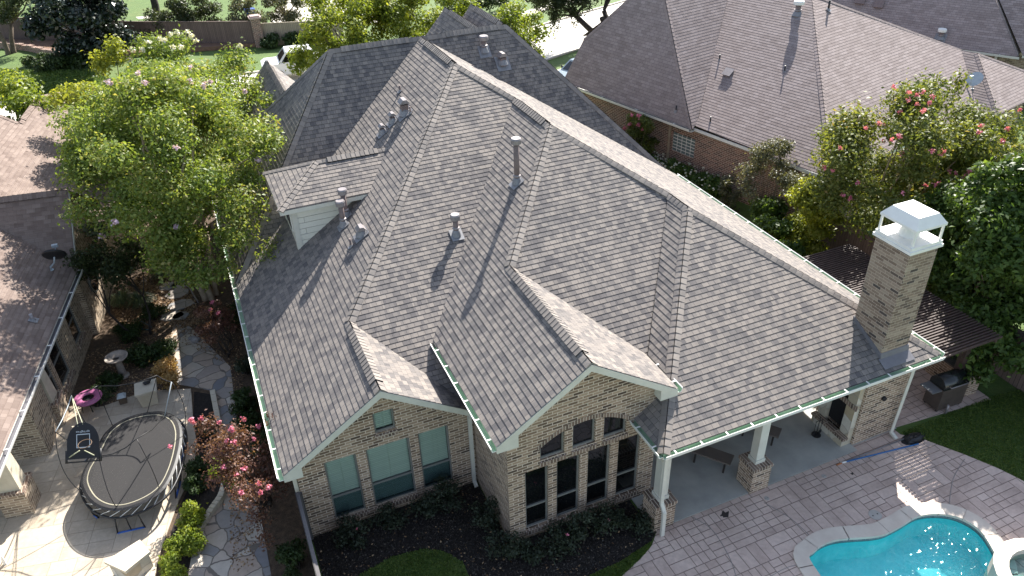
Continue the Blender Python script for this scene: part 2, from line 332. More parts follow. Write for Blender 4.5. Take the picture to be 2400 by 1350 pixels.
def newell(pts):
    n = V((0, 0, 0))
    for i in range(len(pts)): a, b = pts[i], pts[(i+1) % len(pts)]; n += V(((a.y-b.y)*(a.z+b.z), (a.z-b.z)*(a.x+b.x), (a.x-b.x)*(a.y+b.y)))
    n.normalize(); return n if n.z > 0 else -n
def shingles(mb, pts, ex=.155, lift=.011, base=.012):
    """lay real overlapping courses over the roof plane through pts"""
    pts = [V(p) for p in pts]; n = newell(pts); t = V((-n.y, n.x, 0)).normalized(); u = n.cross(t); c = n.dot(sum(pts, V((0, 0, 0)))/len(pts))
    uv = [(p.dot(t), p.dot(u)) for p in pts]; at = lambda q, h: t*q[0]+u*q[1]+n*(c+h)
    k0, k1 = math.floor(min(q[1] for q in uv)/ex), math.ceil(max(q[1] for q in uv)/ex)
    for k in range(k0, k1):
        q = clip2(clip2(uv, 1, k*ex, True), 1, (k+1)*ex, False)
        if len(q) < 3: continue
        h = [base+lift*(1-(p[1]-k*ex)/ex) for p in q]
        mb.face([at(p, x) for p, x in zip(q, h)], uv=q)
        for i in range(len(q)):
            a, b = q[i], q[(i+1) % len(q)]
            if abs(a[1]-k*ex) < 1e-5 and abs(b[1]-k*ex) < 1e-5:
                mb.face([at(a, base+lift), at(a, base), at(b, base), at(b, base+lift)], uv=[(a[0], a[1]+.01), a, b, (b[0], b[1]+.01)])
    mb.face([at(q, -.02) for q in uv], uv=uv)
    return n
def caps(mb, a, b, n1, n2, wd=.16, ex=.2, hi=.02):
    """cap shingles folded over a hip or ridge from low end a to high end b"""
    a, b = V(a), V(b); L = (b-a).length; d = (b-a)/L; up = (n1+n2).normalized()
    def side(n, o):
        s = n.cross(d); s.normalize(); return s if s.dot(o) < n.dot(o)*0+abs(s.dot(o)) and s.z <= 0 or s.z < -1e-3 else -s
    s1 = n1.cross(d).normalized(); s1 = s1 if s1.dot(n2) < 0 else -s1
    s2 = n2.cross(d).normalized(); s2 = s2 if s2.dot(n1) < 0 else -s2
    k = 0; x = 0.
    while x < L-.02:
        y = min(L, x+ex+.03); r = rnd.uniform(0, 40)
        for e, w0 in ((s1, n1), (s2, n2)):
            lo = lambda t, h, f: a+d*t+e*wd*f+w0*(h*.6+.018)+up*(h*(1-f)*.8)
            P = [lo(x, hi+.014, 0), lo(x, hi+.014, 1), lo(y, hi, 1), lo(y, hi, 0)]
            uv = [(r, k*3+.3), (r+.16, k*3+.3), (r+.16, k*3+.5), (r, k*3+.5)]
            mb.face(P, uv=[(p[0]*1., p[1]) for p in uv], sm=False)
            mb.face([P[0], P[1], P[1]-w0*.045, P[0]-w0*.045], uv=uv); mb.face([P[1], P[2], P[2]-w0*.05, P[1]-w0*.05], uv=uv)
        k += 1; x += ex
def extrude(mb, prof, a, b, side, mi=None):
    """sweep profile [(out, up)] from a to b; side = outward unit"""
    a, b, side = V(a), V(b), V(side)
    for i in range(len(prof)-1):
        p, q = prof[i], prof[i+1]; m = mi[i] if mi else 0
        mb.face([a+side*p[0]+V((0, 0, p[1])), b+side*p[0]+V((0, 0, p[1])), b+side*q[0]+V((0, 0, q[1])), a+side*q[0]+V((0, 0, q[1]))], mi=m)
GP = [(-.03, -.16), (.0, -.02), (.0, -.1), (.09, -.1), (.12, .0), (.145, .015), (.145, -.02), (.11, -.125), (-.03, -.125)]
GM = [1, 0, 0, 0, 1, 1, 1, 1]
def gutter(parent, a, b, side, hang=.75, lining=None):
    mb = MB(); a, b, side = V(a), V(b), V(side); extrude(mb, GP, a, b, side, GM); d = (b-a).normalized(); L = (b-a).length
    for e, s in ((a, -1), (b, 1)):
        q = [e+side*p[0]+V((0, 0, p[1])) for p in (GP[2], GP[3], GP[4], GP[5], GP[6], GP[7], GP[8])]; mb.face(q, mi=1)
    x = hang*.4
    while x < L: mb.obox(a+d*x-d*.02+V((0, 0, .0))-side*.02, d*.035, side*.16, V((0, 0, .012)), 1); x += hang
    return mb.build('gutter', [lining or GREEN, WHITE], parent)
def wall(mb, o, d, outline, holes=(), reveal=.1, inn=(0, 0, 0), mi=0):
    """wall plane through o along horizontal d; outline & holes in (along, z); openings are cut through"""
    o, d, inn = V(o), V(d), V(inn); at = lambda q: V((o.x, o.y, 0))+d*q[0]+V((0, 0, q[1])); ou = [tuple(q) for q in outline]
    xs = sorted({min(q[0] for q in ou), max(q[0] for q in ou)} | {h[i] for h in holes for i in (0, 2)})
    for x0, x1 in zip(xs, xs[1:]):
        col = clip2(clip2(ou, 0, x0, True), 0, x1, False)
        if len(col) < 3: continue
        cuts = sorted((h[1], h[3]) for h in holes if h[0] < (x0+x1)/2 < h[2]); lo = -1e3
        for z0, z1 in cuts+[(1e3, 1e3)]:
            c = clip2(clip2(col, 1, lo, True), 1, z0, False); lo = z1
            if len(c) > 2: mb.face([at(q) for q in c], mi=mi)
    for x0, z0, x1, z1 in holes:
        r = [at((x0, z0)), at((x1, z0)), at((x1, z1)), at((x0, z1))]
        for i in range(4): a, b = r[i], r[(i+1) % 4]; mb.face([a, b, b+inn*reveal, a+inn*reveal], mi=mi)
def cornice(mb, a, b, side, h=.2, ov=.35):
    """fascia board and soffit below an eave line a-b that overhangs the wall by ov"""
    a, b, side = V(a), V(b), V(side); z = V((0, 0, 1)); d = (b-a).normalized()
    mb.obox(a-side*.03-z*(h-.01), b-a, side*.028, z*(h-.02)); mb.obox(a-side*ov-z*(h-.01), b-a, side*(ov-.035), z*.03)
# ------------------------------------------------------------------ foliage
def clumps(c, r, n, cr, seed, low=-.4, hollow=.35):
    rr = random.Random(seed); out = []; c = V(c)
    while len(out) < n:
        p = V((rr.uniform(-1, 1), rr.uniform(-1, 1), rr.uniform(low, 1))); L = p.length
        if L > 1 or L < hollow: continue
        k = rr.uniform(*cr); out.append((c.x+p.x*r[0], c.y+p.y*r[1], c.z+p.z*r[2], k, k, k*rr.uniform(.55, .85)))
    return out
def foliage(name, cl, n, size, m, parent, seed=0, upb=.5, asp=.5, shell=.5, stuff=False, droop=0.):
    rs = np.random.RandomState(seed); cl = np.array(cl, float); K = len(cl)
    w_ = (cl[:, 3]*cl[:, 4]+cl[:, 3]*cl[:, 5]); w_ = w_/w_.sum(); ci = rs.choice(K, n, p=w_); C = cl[ci]
    d = rs.normal(size=(n, 3)); d /= np.linalg.norm(d, axis=1)[:, None]
    r = rs.uniform(0, 1, n)**shell; r = r*(1+.25*rs.normal(size=n)*(rs.uniform(size=n) < .3))
    P = C[:, :3]+d*C[:, 3:6]*r[:, None]
    if droop: P[:, 2] -= droop*rs.uniform(0, 1, n)*(r > .7)
    N = d*.6+rs.normal(size=(n, 3))*.6; N[:, 2] += upb; N /= np.linalg.norm(N, axis=1)[:, None]
    T = np.cross(N, rs.normal(size=(n, 3))); T /= np.linalg.norm(T, axis=1)[:, None]; B = np.cross(N, T)
    s = size*rs.uniform(.6, 1.35, n)[:, None]
    fold = N*s*.12
    q = np.stack([P-T*s*.5, P+B*s*asp*.5+fold, P+T*s*.5, P-B*s*asp*.5+fold], 1)
    return mesh_quads(name, q, .5*rs.uniform(0, 1, n)+.3*rs.uniform(0, 1, K)[ci]+.2*rs.uniform(0, 1, n)**2, m, parent, stuff)
def mesh_quads(name, q, tint, m, parent, stuff=False):
    n = len(q); off = np.array(wloc(parent)) if parent else np.zeros(3)
    me = bpy.data.meshes.new(name); me.vertices.add(n*4); me.loops.add(n*4); me.polygons.add(n)
    me.vertices.foreach_set('co', (q-off).astype(np.float32).ravel()); me.loops.foreach_set('vertex_index', np.arange(n*4, dtype=np.int32))
    me.polygons.foreach_set('loop_start', np.arange(0, n*4, 4, dtype=np.int32)); me.polygons.foreach_set('loop_total', np.full(n, 4, np.int32))
    a = me.attributes.new('tint', 'FLOAT', 'FACE'); a.data.foreach_set('value', np.clip(tint, 0, 1).astype(np.float32))
    me.materials.append(m); me.update(calc_edges=True); o = bpy.data.objects.new(name, me); COL.objects.link(o)
    if parent: o.parent = parent
    if stuff: o['kind'] = 'stuff'
    return o
def limbs(mb, base, targets, r0, fork=.3, seed=0, stems=1, n=7, spread=.25):
    rr = random.Random(seed); base = V(base); st = []
    cen = sum((V(t[:3]) for t in targets), V((0, 0, 0)))/len(targets)
    for i in range(stems):
        a = TAU*i/stems+rr.uniform(0, 1); b = base+V((math.cos(a), math.sin(a), 0))*spread*(stems > 1)
        top = b.lerp(cen, fork)+V((math.cos(a), math.sin(a), 0))*spread*(2.2 if stems > 1 else .2); mid = b.lerp(top, .5)+V((rr.uniform(-.12, .12), rr.uniform(-.12, .12), 0))
        mb.tube([b-V((0, 0, .1)), b+V((0, 0, .15)), mid, top], [r0*1.25, r0, r0*.85, r0*.7], n); st.append(top)
    for t in targets:
        t = V(t[:3]); s = min(st, key=lambda p: (p-t).length+rr.uniform(0, .6)); m1 = s.lerp(t, .4)+V((rr.uniform(-.3, .3), rr.uniform(-.3, .3), rr.uniform(0, .35)))*(t-s).length*.25
        k = r0*.5; mb.tube([s, m1, s.lerp(t, .75)+V((0, 0, .1)), t], [k, k*.65, k*.4, k*.15], 5, cap=False)
def hits(pix, cl, back=.05):
    out = []
    for uv in pix:
        d = ray(*uv); best = None; near = None
        for c in cl:
            o = V(c[:3])-CAM; t = o.dot(d); m = (o-d*t); k = (m.x/c[3])**2+(m.y/c[4])**2+(m.z/c[5])**2
            if k < 1: h = t-c[3]*math.sqrt(1-k)*.9; best = h if best is None or h < best else best
            if near is None or m.length < near[0]: near = (m.length, t)
        if best is not None: out.append(CAM+d*best)
        elif near[0] < .9: out.append(CAM+d*near[1])
    return out
def tree(name, label, cat, base, cl, n, size, lm, bark, r0, seed=0, stems=1, fork=.3, group=None, upb=.5, asp=.5, shell=.5, nl=14, blooms=None, droop=0., spread=.25):
    root = thing(name, label, cat, base, group)
    mb = MB(); limbs(mb, base, random.Random(seed).sample(cl, min(nl, len(cl))), r0, fork, seed, stems, spread=spread); mb.build('trunk', bark, root)
    foliage('crown', cl, n, size, lm, root, seed, upb, asp, shell, droop=droop)
    if blooms:
        pts, br, bn, bs, bm = blooms; pts = hits(pts, cl) if len(pts[0]) == 2 else pts; foliage('blossoms', [(p[0], p[1], p[2], br, br, br*.9) for p in pts], bn*len(pts), bs, bm, root, seed+5, .3, .8, .6)
    return root
def bush(name, label, cat, base, r, h, n, size, lm, seed=0, group=None, k=9, blooms=None, asp=.55, stem=DBARK):
    b = V(base); cl = clumps((b.x, b.y, b.z+h*.5), (r*.75, r*.75, h*.42), k, (r*.35, r*.55), seed, -.8, 0.)
    return tree(name, label, cat, b, cl, n, size, lm, stem, .035, seed, 3, .2, group, .5, asp, .45, 8, blooms, spread=.08)
L_CM = mleaf('myrtle_leaf', [(0, (.055, .09, .018)), (.35, (.115, .175, .036)), (.7, (.2, .245, .068)), (1, (.36, .3, .14))], .42, 1.7, .5, .25)
L_YEL = mleaf('yellow_green_leaf', [(0, (.13, .17, .02)), (.6, (.23, .26, .04)), (1, (.34, .33, .08))], .45, 1.6)
L_PEAR = mleaf('pear_leaf', [(0, (.06, .1, .014)), (.5, (.14, .19, .028)), (1, (.27, .29, .055))], .45, 1.7)
L_DARK = mleaf('magnolia_leaf', [(0, (.008, .014, .009)), (.7, (.016, .03, .016)), (1, (.05, .075, .045))], .1, rough=.3, spec=.5)
L_OAK = mleaf('oak_leaf', [(0, (.022, .034, .012)), (.6, (.045, .062, .022)), (1, (.09, .11, .04))], .3)
L_RC = mleaf('pink_myrtle_leaf', [(0, (.045, .065, .018)), (.4, (.1, .13, .032)), (.75, (.165, .18, .048)), (1, (.3, .18, .09))], .4, 1.7, .5, .25)
L_MAP = mleaf('broad_leaf', [(0, (.03, .06, .014)), (.5, (.065, .115, .024)), (1, (.14, .2, .045))], .38, 1.7)
L_RED = mleaf('burgundy_leaf', [(0, (.06, .028, .025)), (.55, (.14, .07, .052)), (1, (.27, .17, .11))], .35)
L_BOX = mleaf('boxwood_leaf', [(0, (.018, .036, .01)), (.6, (.035, .062, .016)), (1, (.07, .1, .025))], .25)
L_LIME = mleaf('lime_shrub_leaf', [(0, (.1, .16, .02)), (.5, (.2, .26, .03)), (1, (.34, .36, .06))], .4)
L_DRY = mleaf('dry_grass_leaf', [(0, (.3, .19, .07)), (.6, (.45, .3, .12)), (1, (.58, .42, .2))], .35)
L_ROSE = mleaf('rose_leaf', [(0, (.02, .03, .018)), (.7, (.045, .06, .035)), (1, (.1, .1, .06))], .25)
L_OLIVE = mleaf('grey_green_leaf', [(0, (.06, .07, .04)), (.6, (.12, .125, .075)), (1, (.21, .19, .13))], .3)
L_STRAP = mleaf('strap_leaf', [(0, (.05, .085, .04)), (1, (.16, .2, .11))], .3)
F_WHITE = mleaf('white_flower', [(0, (.6, .6, .52)), (1, (.8, .8, .74))], .3, 1.)
F_LILAC = mleaf('lilac_flower', [(0, (.5, .38, .52)), (1, (.68, .55, .68))], .3, 1.)
F_PINK = mleaf('pink_flower', [(0, (.5, .1, .2)), (1, (.75, .32, .42))], .3, 1.2)
LEAFCHIP = mleaf('fallen_leaf', [(0, (.09, .05, .03)), (.5, (.24, .15, .08)), (1, (.42, .3, .18))], .1)
CHIP = mleaf('mulch_chip', [(0, (.012, .01, .009)), (.8, (.035, .028, .023)), (1, (.12, .1, .08))], .0)
GBLADE = mleaf('grass_blade', [(0, (.045, .085, .016)), (.6, (.085, .145, .026)), (1, (.16, .2, .045))], .3)
# ================================================================== the main house
H = thing('brick_house', 'tan brick house under a large grey shingled hip roof with a tall brick chimney', 'house', (0, 8, 0))
XA, ZA, XB, ZB, YR = .28, 8.467, 1.735, 7.555, 18.33
P1, P2, C1, C2 = V((0, 0, 3)), V((9, 0, 3)), V((4.23, 5.71, 5.99)), V((4.23, 6.75, 5.99))
Bn, Bf, An, Af = V((XB, 9.83, ZB)), V((XB, 12.67, ZB)), V((XA, 14.42, ZA)), V((XA, YR, ZA))
VB = V((-3.886, 5.57, 3.84)); G2s, G2e, G2l, G2r = V((-1.44, 5.81, 5.46)), V((-1.44, 1.07, 5.46)), V((-3.856, 1.07, 3.863)), V((1.04, 1.07, 3.82))
H1, H1e, H1l, H1r = V((-5.863, 6.66, 4.41)), V((-5.863, 3.485, 4.41)), V((-8.505, 3.485, 2.666)), V((-3.64, 3.485, 2.94))
RL, RR, FL, FR, BL_, BR_ = V((-3.27, YR, ZA)), V((3.87, YR, ZA)), V((-8.505, 13.04, 2.666)), V((9.1, 13.04, 2.72)), V((-8.505, 23.6, 2.666)), V((9.1, 23.6, 2.72))
nE = newell([P2, V((9, 13, 3)), Af]); nSC = newell([P1, P2, C1]); nSB = newell([Bn, C2, G2s]); nSA = newell([An, Bf, VB]); nW = newell([Af, An, H1l])
nBS = newell([RL, FL, RR]); nBW = newell([RL, FL, BL_]); nBE = newell([RR, FR, BR_]); nBN = newell([RL, BL_, RR]); nPW = newell([P1, V((0, 1.3, 3)), C1]); nG1, nG2 = newell([H1, H1e, H1r]), newell([G2s, G2e, G2r])
PW_ = (nW, nW.dot(An)); PWB = (nW, nW.dot(Bn)); PSA = (nSA, nSA.dot(An)); PSC = (nSC, nSC.dot(P1)); PBS = (nBS, nBS.dot(RL)); PE_ = (nE, nE.dot(P2))
mb = MB()
for f in ([P2, (9.0, 13.3, 3), Af, An, Bf, Bn, C2, C1], [P1, P2, C1], [Bn, C2, (1.15, 2.7, 3.74), (1.0, 2.55, 3.7), (.6, 2.7, 3.75), G2s],
          [P1, C1, C2, (0.9, 2.3, 3.63), (.55, 1.38, 3.4), (0, 1.38, 3)], [Bf, Bn, G2s, G2e, G2l, VB], [G2s, G2e, G2r, (1.04, 2.62, 3.82)],
          [An, Bf, VB, (-3.75, 4.1, 3.04), (-3.7, 3.9, 2.97), H1], [H1, H1e, H1r, (-3.64, 3.95, 2.94)], [Af, An, H1, H1e, H1l, FL],
          [RL, Af, FL], [Af, RR, FR], [RL, FL, BL_], [RR, FR, BR_], [RL, RR, BR_, BL_]): shingles(mb, f)
roof = mb.build('roof', SH, H)
mb = MB()
for a, b, n1, n2 in ((P2+V((-.06, .06, .03)), C1, nSC, nE), (C1, C2, nE, nPW), (C2, Bn, nSB, nE), (Bn, Bf, nE, nW), (Bf, An, nSA, nE), (An, Af, nW, nE), (P1, C1, nSC, nPW), (G2s, Bn, nSB, nW),
                     (G2e, G2s, nW, nG2), (H1, An, nSA, nW), (H1e, H1, nW, nG1), (FL, RL, nBS, nBW), (FR, RR, nBS, nBE), (RL, RR, nBS, nBN), (BL_, RL, nBN, nBW), (BR_, RR, nBN, nBE)): caps(mb, a, b, n1, n2)
mb.build('hip_cap', SHCAP, roof)
def ridge_vent(a, b, n1, n2, par, m=SHCAP):
    """raised vent strip shingled over, with a dark slot along each lower edge"""
    a, b = V(a), V(b); m1 = MB(); L = (b-a).length; d = (b-a)/L; up = (n1+n2).normalized()
    for n in (n1, n2):
        s = n.cross(d).normalized(); s = s if s.z < 0 else -s; k = 0.; o1, o2 = up*.082, s*.17+n*.055
        while k < L-.01:
            y = min(k+.155, L); h = up*.014; r = rnd.uniform(0, 30)
            m1.face([a+d*k+o1+h, a+d*k+o2+h, a+d*y+o2, a+d*y+o1], uv=[(r, .1), (r+.15, .1), (r+.15, .3), (r, .3)]); m1.face([a+d*k+o1, a+d*k+o2, a+d*k+o2+h, a+d*k+o1+h], uv=[(r, 0)]*4); k += .155
        m1.face([a+o2, b+o2, b+o2-n*.02, a+o2-n*.02], mi=1); m1.face([a+o2*.94-n*.02, b+o2*.94-n*.02, b+s*.165, a+s*.165], mi=1)
        for e in (a, b): m1.face([e+o1, e+o2, e+s*.165, e], mi=1)
    return m1.build('ridge_vent', [m, BLACK], par)
lp = lambda a, b, t: a.lerp(b, t)
for a, b, n1, n2, t0, t1 in ((An, Af, nW, nE, .08, .8), (Bn, Bf, nW, nE, .12, .92), (G2e, G2s, nW, nG2, .1, .9), (H1e, H1, nW, nG1, .12, .86), (Af, RR, nBS, nBN, .28, .92), (RL, Af, nBS, nBN, .12, .86)):
    ridge_vent(lp(a, b, t0), lp(a, b, t1), n1, n2, roof)
# front wings beyond the back ridge
for x, z, hw, y1, zl in ((3.8, 8.5, 3.4, 22.1, 4.8), (2.95, 8.25, 2.9, 23.2, 5.1), (-4.9, 6.4, 2.6, 25.6, 3.6)):
    y0 = 18.5 if x > 0 else 20.1; r0, r1 = V((x, y0, z)), V((x, y1, z)); f = [(x-hw, y0, zl), (x-hw, y1, zl), (x+hw, y0, zl), (x+hw, y1, zl)]; mb = MB(); mc = MB()
    nl = shingles(mb, [r0, r1, f[1], f[0]]); nr = shingles(mb, [r0, r1, f[3], f[2]]); fg = mb.build('front_gable_roof', SH, roof); caps(mc, r1, r0, nl, nr); mc.build('ridge_cap', SHCAP, roof); ridge_vent(lp(r0, r1, .12), lp(r0, r1, .85), nl, nr, roof)
mb = MB()
for x, z, hw, y1, zl in ((3.8, 8.4, 3.3, 21.95, 4.75), (2.95, 8.15, 2.8, 23.05, 5.05), (-4.9, 6.3, 2.45, 25.45, 3.6)):
    mb.face([(x-hw, y1, 0), (x+hw, y1, 0), (x+hw, y1, zl), (x, y1, z), (x-hw, y1, zl)])
    for s in (-1, 1): mb.face([(x+s*hw, y1, 0), (x+s*hw, 18.6 if x > 0 else 23.2, 0), (x+s*hw, 18.6 if x > 0 else 23.2, zl), (x+s*hw, y1, zl)])
# brick walls with real openings
S3 = (0, 0, 1)
def rect(y, tl, tr, br, bl): 
    a, b, c, d = (GY(*p, y) for p in (tl, tr, br, bl)); return ((a.x+d.x)/2, (c.z+d.z)/2, (b.x+c.x)/2, (a.z+b.z)/2)
Y1, Y2 = 3.75, 1.35
W1 = [rect(Y1, *q) for q in (((757, 1088), (833, 1063), (859, 1193), (788, 1213)), ((857, 1053), (960, 1025), (976, 1157), (880, 1187)), ((979, 1017), (1050, 997), (1063, 1127), (995, 1147)))]
zt, zb = sum(q[3] for q in W1)/3, sum(q[1] for q in W1)/3; W1 = [(q[0], zb, q[2], zt) for q in W1]
W1s = rect(Y1, (872, 970), (922, 957), (927, 1003), (879, 1018))
W2 = [rect(Y2, *q) for q in (((1229, 1107), (1285, 1091), (1285, 1222), (1234, 1235)), ((1304, 1083), (1358, 1066), (1357, 1198), (1305, 1215)), ((1377, 1056), (1430, 1040), (1425, 1173), (1375, 1189)), ((1449, 1033), (1500, 1018), (1493, 1148), (1443, 1163)))]
zt, zb = sum(q[3] for q in W2)/4, sum(q[1] for q in W2)/4; W2 = [(q[0], zb, q[2], zt) for q in W2]
U2 = [rect(Y2, *q) for q in (((1266, 1060), (1323, 1023), (1323, 1062), (1266, 1080)), ((1342, 1012), (1395, 995), (1395, 1035), (1342, 1054)), ((1415, 988), (1467, 972), (1470, 1010), (1415, 1028)))]
ub = sum(q[1] for q in U2)/3; ux0, ux1 = U2[0][0], U2[2][2]; ucx, uhw = (ux0+ux1)/2, (ux1-ux0)/2
arch = lambda x: ub+.42+.42*(1-((x-ucx)/uhw)**2)
U2 = [(q[0], ub, q[2], arch(min(max(ucx, q[0]), q[2]))) for q in U2]
wall(mb, (0, Y1, 0), (1, 0, 0), [(-8.2, 0), (-3.5, 0), (-3.5, 2.8), (-5.863, 4.34), (-8.2, 2.8)], W1+[W1s], .1, (0, 1, 0))
wall(mb, (0, Y2, 0), (1, 0, 0), [(-3.5, 0), (.7, 0), (.7, 3.97), (-1.44, 5.4), (-3.5, 4.03)], W2+U2, .12, (0, 1, 0))
wall(mb, (-3.5, 0, 0), (0, 1, 0), [(Y2, 0), (Y1, 0), (Y1, 3.9), (Y2, 4.)]); wall(mb, (.7, 0, 0), (0, 1, 0), [(Y2, 0), (5.2, 0), (5.2, 3.9), (Y2, 3.95)])
wall(mb, (-8.2, 0, 0), (0, 1, 0), [(Y1, 0), (23.3, 0), (23.3, 2.6), (Y1, 2.6)]); wall(mb, (8.7, 0, 0), (0, 1, 0), [(5.2, 0), (23.3, 0), (23.3, 2.8), (5.2, 2.8)])
wall(mb, (0, 5.2, 0), (1, 0, 0), [(.7, 0), (8.7, 0), (8.7, 2.8), (.7, 2.8)]); wall(mb, (0, 23.3, 0), (1, 0, 0), [(-8.2, 0), (8.7, 0), (8.7, 2.6), (-8.2, 2.6)])
for q in U2:   # brick infill above the segmental arch
    xs = [q[0]+(q[2]-q[0])*i/6 for i in range(7)]
    for a, b in zip(xs, xs[1:]): mb.face([(a, Y2, arch(a)), (b, Y2, arch(b)), (b, Y2, q[3]+.001), (a, Y2, q[3]+.001)]); mb.face([(a, Y2, arch(a)), (b, Y2, arch(b)), (b, Y2+.12, arch(b)), (a, Y2+.12, arch(a))])
mb.build('brick_wall', BR, H)
# soldier courses: sills and the arch
mb = MB(); xs = [ux0-.08+(ux1-ux0+.16)*i/16 for i in range(17)]
for i, (a, b) in enumerate(zip(xs, xs[1:])):
    za, zb2 = arch(a), arch(b); P = [V((a, Y2-.012, za)), V((b, Y2-.012, zb2)), V((b, Y2-.012, zb2+.13)), V((a, Y2-.012, za+.13))]
    mb.face(P, uv=[(i*.18, .1), (i*.18+.18, .1), (i*.18+.18, .23), (i*.18, .23)]); mb.face([P[2], P[3], P[3]+V((0, .01, 0)), P[2]+V((0, .01, 0))]); mb.face([P[0], P[1], P[1]+V((0, .1, 0)), P[0]+V((0, .1, 0))])
mb.build('arch_trim', BRS, H)
def window(q, y, rail=None, blind=None, pane=DPANE, par=H, frame=FRAME, top=None):
    x0, z0, x1, z1 = q; m = MB(); t = .045; Y = y+.06
    m.box((x0, Y, z0), (x0+t, Y+.06, z1)); m.box((x1-t, Y, z0), (x1, Y+.06, z1)); m.box((x0+t, Y, z0), (x1-t, Y+.06, z0+t))
    if not top: m.box((x0+t, Y, z1-t), (x1-t, Y+.06, z1))
    else:
        n = 8
        for i in range(n):
            a, b = x0+t+(x1-x0-2*t)*i/n, x0+t+(x1-x0-2*t)*(i+1)/n
            m.hexa([V((a, Y, top(a)-t)), V((b, Y, top(b)-t)), V((a, Y+.06, top(a)-t)), V((b, Y+.06, top(b)-t)), V((a, Y, top(a))), V((b, Y, top(b))), V((a, Y+.06, top(a))), V((b, Y+.06, top(b)))])
    zr = z0+(z1-z0)*rail if rail else z0
    if rail: m.box((x0+t, Y-.005, zr-.025), (x1-t, Y+.055, zr+.025))
    w_ = m.build('window', frame, par); g = MB(); ztop = z1-t
    if top: g.face([(x0+t, Y+.035, z0+t)]+[(x1-t, Y+.035, z0+t)]+[(x1-t-(x1-x0-2*t)*i/8, Y+.035, top(x1-t-(x1-x0-2*t)*i/8)-t) for i in range(9)])
    else:
        g.face([(x0+t, Y+.035, max(zr+.025, z0+t)), (x1-t, Y+.035, max(zr+.025, z0+t)), (x1-t, Y+.035, ztop), (x0+t, Y+.035, ztop)])
        if rail: g.face([(x0+t, Y+.03, z0+t), (x1-t, Y+.03, z0+t), (x1-t, Y+.03, zr-.025), (x0+t, Y+.03, zr-.025)])
    g.build('pane', pane, w_)
    if blind:
        bl = MB(); zz = z0+t+.02; 
        while zz < ztop-.03: bl.face([(x0+t, Y+.075, zz), (x1-t, Y+.075, zz), (x1-t, Y+.115, zz+.052), (x0+t, Y+.115, zz+.052)]); zz += .047
        bl.face([(x0+t, Y+.13, z0), (x1-t, Y+.13, z0), (x1-t, Y+.13, z1), (x0+t, Y+.13, z1)])
        for fx in ((.5,) if x1-x0 < 1.2 else (.47, .53)): bl.box((x0+(x1-x0)*fx-.008, Y+.068, z0+t), (x0+(x1-x0)*fx+.008, Y+.074, ztop))
        bl.build('blind', BLIND, w_)
    if rail and blind:
        s = MB(); s.box((x0+t, Y-.012, z0+t), (x1-t, Y-.008, zr-.026)); s.build('insect_screen', MESHSCR, w_)
    sl_ = MB(); a, b = (x0-.03, y-.05, z0-.14), (x1+.03, y+.1, z0-.012)
    sl_.hexa([V((a[0], a[1], a[2]-.03)), V((b[0], a[1], a[2]-.03)), V((a[0], b[1], a[2])), V((b[0], b[1], a[2])), V((a[0], a[1], b[2]-.03)), V((b[0], a[1], b[2]-.03)), V((a[0], b[1], b[2])), V((b[0], b[1], b[2]))])
    sl_.build('sill', BRS, w_)
    return w_
m_, n_, l_, b_ = _new('mesh_screen'); MESHSCR = m_; t_ = n_.new('ShaderNodeBsdfTransparent'); t_.inputs[0].default_value = (.7, .76, .78, 1); mx_ = n_.new('ShaderNodeMixShader'); mx_.inputs[0].default_value = .12
b_.inputs['Base Color'].default_value = (.07, .1, .11, 1); l_.new(t_.outputs[0], mx_.inputs[1]); l_.new(b_.outputs[0], mx_.inputs[2]); l_.new(mx_.outputs[0], n_['Material Output'].inputs[0])
for q in W1: window(q, Y1, .36, True, PANE)
window(W1s, Y1, None, True, PANE)
for q in W2: window(q, Y2, .36)
for q in U2: window(q, Y2, None, None, DPANE, top=arch)
# fascia, rakes, soffits, porch ceiling
mb = MB()
cornice(mb, H1l, V((-8.505, 23.6, 2.666)), (-1, 0, 0), .16, .3); cornice(mb, P1+V((0, 0, -.02)), P2+V((0, 0, -.02)), (0, -1, 0), .2, .34); cornice(mb, P2+V((0, 0, -.02)), V((9, 13.3, 2.98)), (1, 0, 0), .18, .3)
cornice(mb, G2l, V((-3.856, 5.5, 3.863)), (-1, 0, 0), .16, .35); cornice(mb, G2r, V((1.04, 2.6, 3.82)), (1, 0, 0), .16, .34); cornice(mb, P1+V((0, .04, -.02)), V((0, 1.34, 2.98)), (-1, 0, 0), .18, .3)
def rake(m, e, a, yw, h=.2):
    e, a = V(e), V(a); d = a-e; Z = V((0, 0, 1)); m.obox(e-Z*(h+.0)+V((0, -.012, 0)), d, V((0, .03, 0)), Z*(h-.005)); m.obox(e-Z*(h-.01)+V((0, .02, 0)), d, V((0, yw-e.y-.022, 0)), Z*.03)
for e, a, yw in ((H1l, H1e, Y1), (H1r, H1e, Y1), (G2l, G2e, Y2), (G2r, G2e, Y2)): rake(mb, e, a, yw)
for e, s, yw, ww in ((H1l, 1, Y1, .46), (G2l, 1, Y2, .55), (G2r, -1, Y2, .5)):   # boxed returns
    x0, x1 = sorted((e.x+s*.015, e.x+s*ww)); z0 = e.z-.2; sl2 = .66*ww
    mb.hexa([V((x0, e.y-.008, z0)), V((x1, e.y-.008, z0)), V((x0, yw-.004, z0)), V((x1, yw-.004, z0)), V((x0, e.y-.008, e.z-.19+(sl2 if s < 0 else 0))), V((x1, e.y-.008, e.z-.19+(0 if s < 0 else sl2))), V((x0, yw-.004, e.z-.19+(sl2 if s < 0 else 0))), V((x1, yw-.004, e.z-.19+(0 if s < 0 else sl2)))])
mb.box((.72, .34, 2.72), (8.6, 5.18, 2.76)); mb.box((.12, .2, 2.5), (6.9, .5, 2.72)); mb.box((.12, .5, 2.5), (.4, 1.33, 2.72))
mb.build('trim_board', CREAM, H)
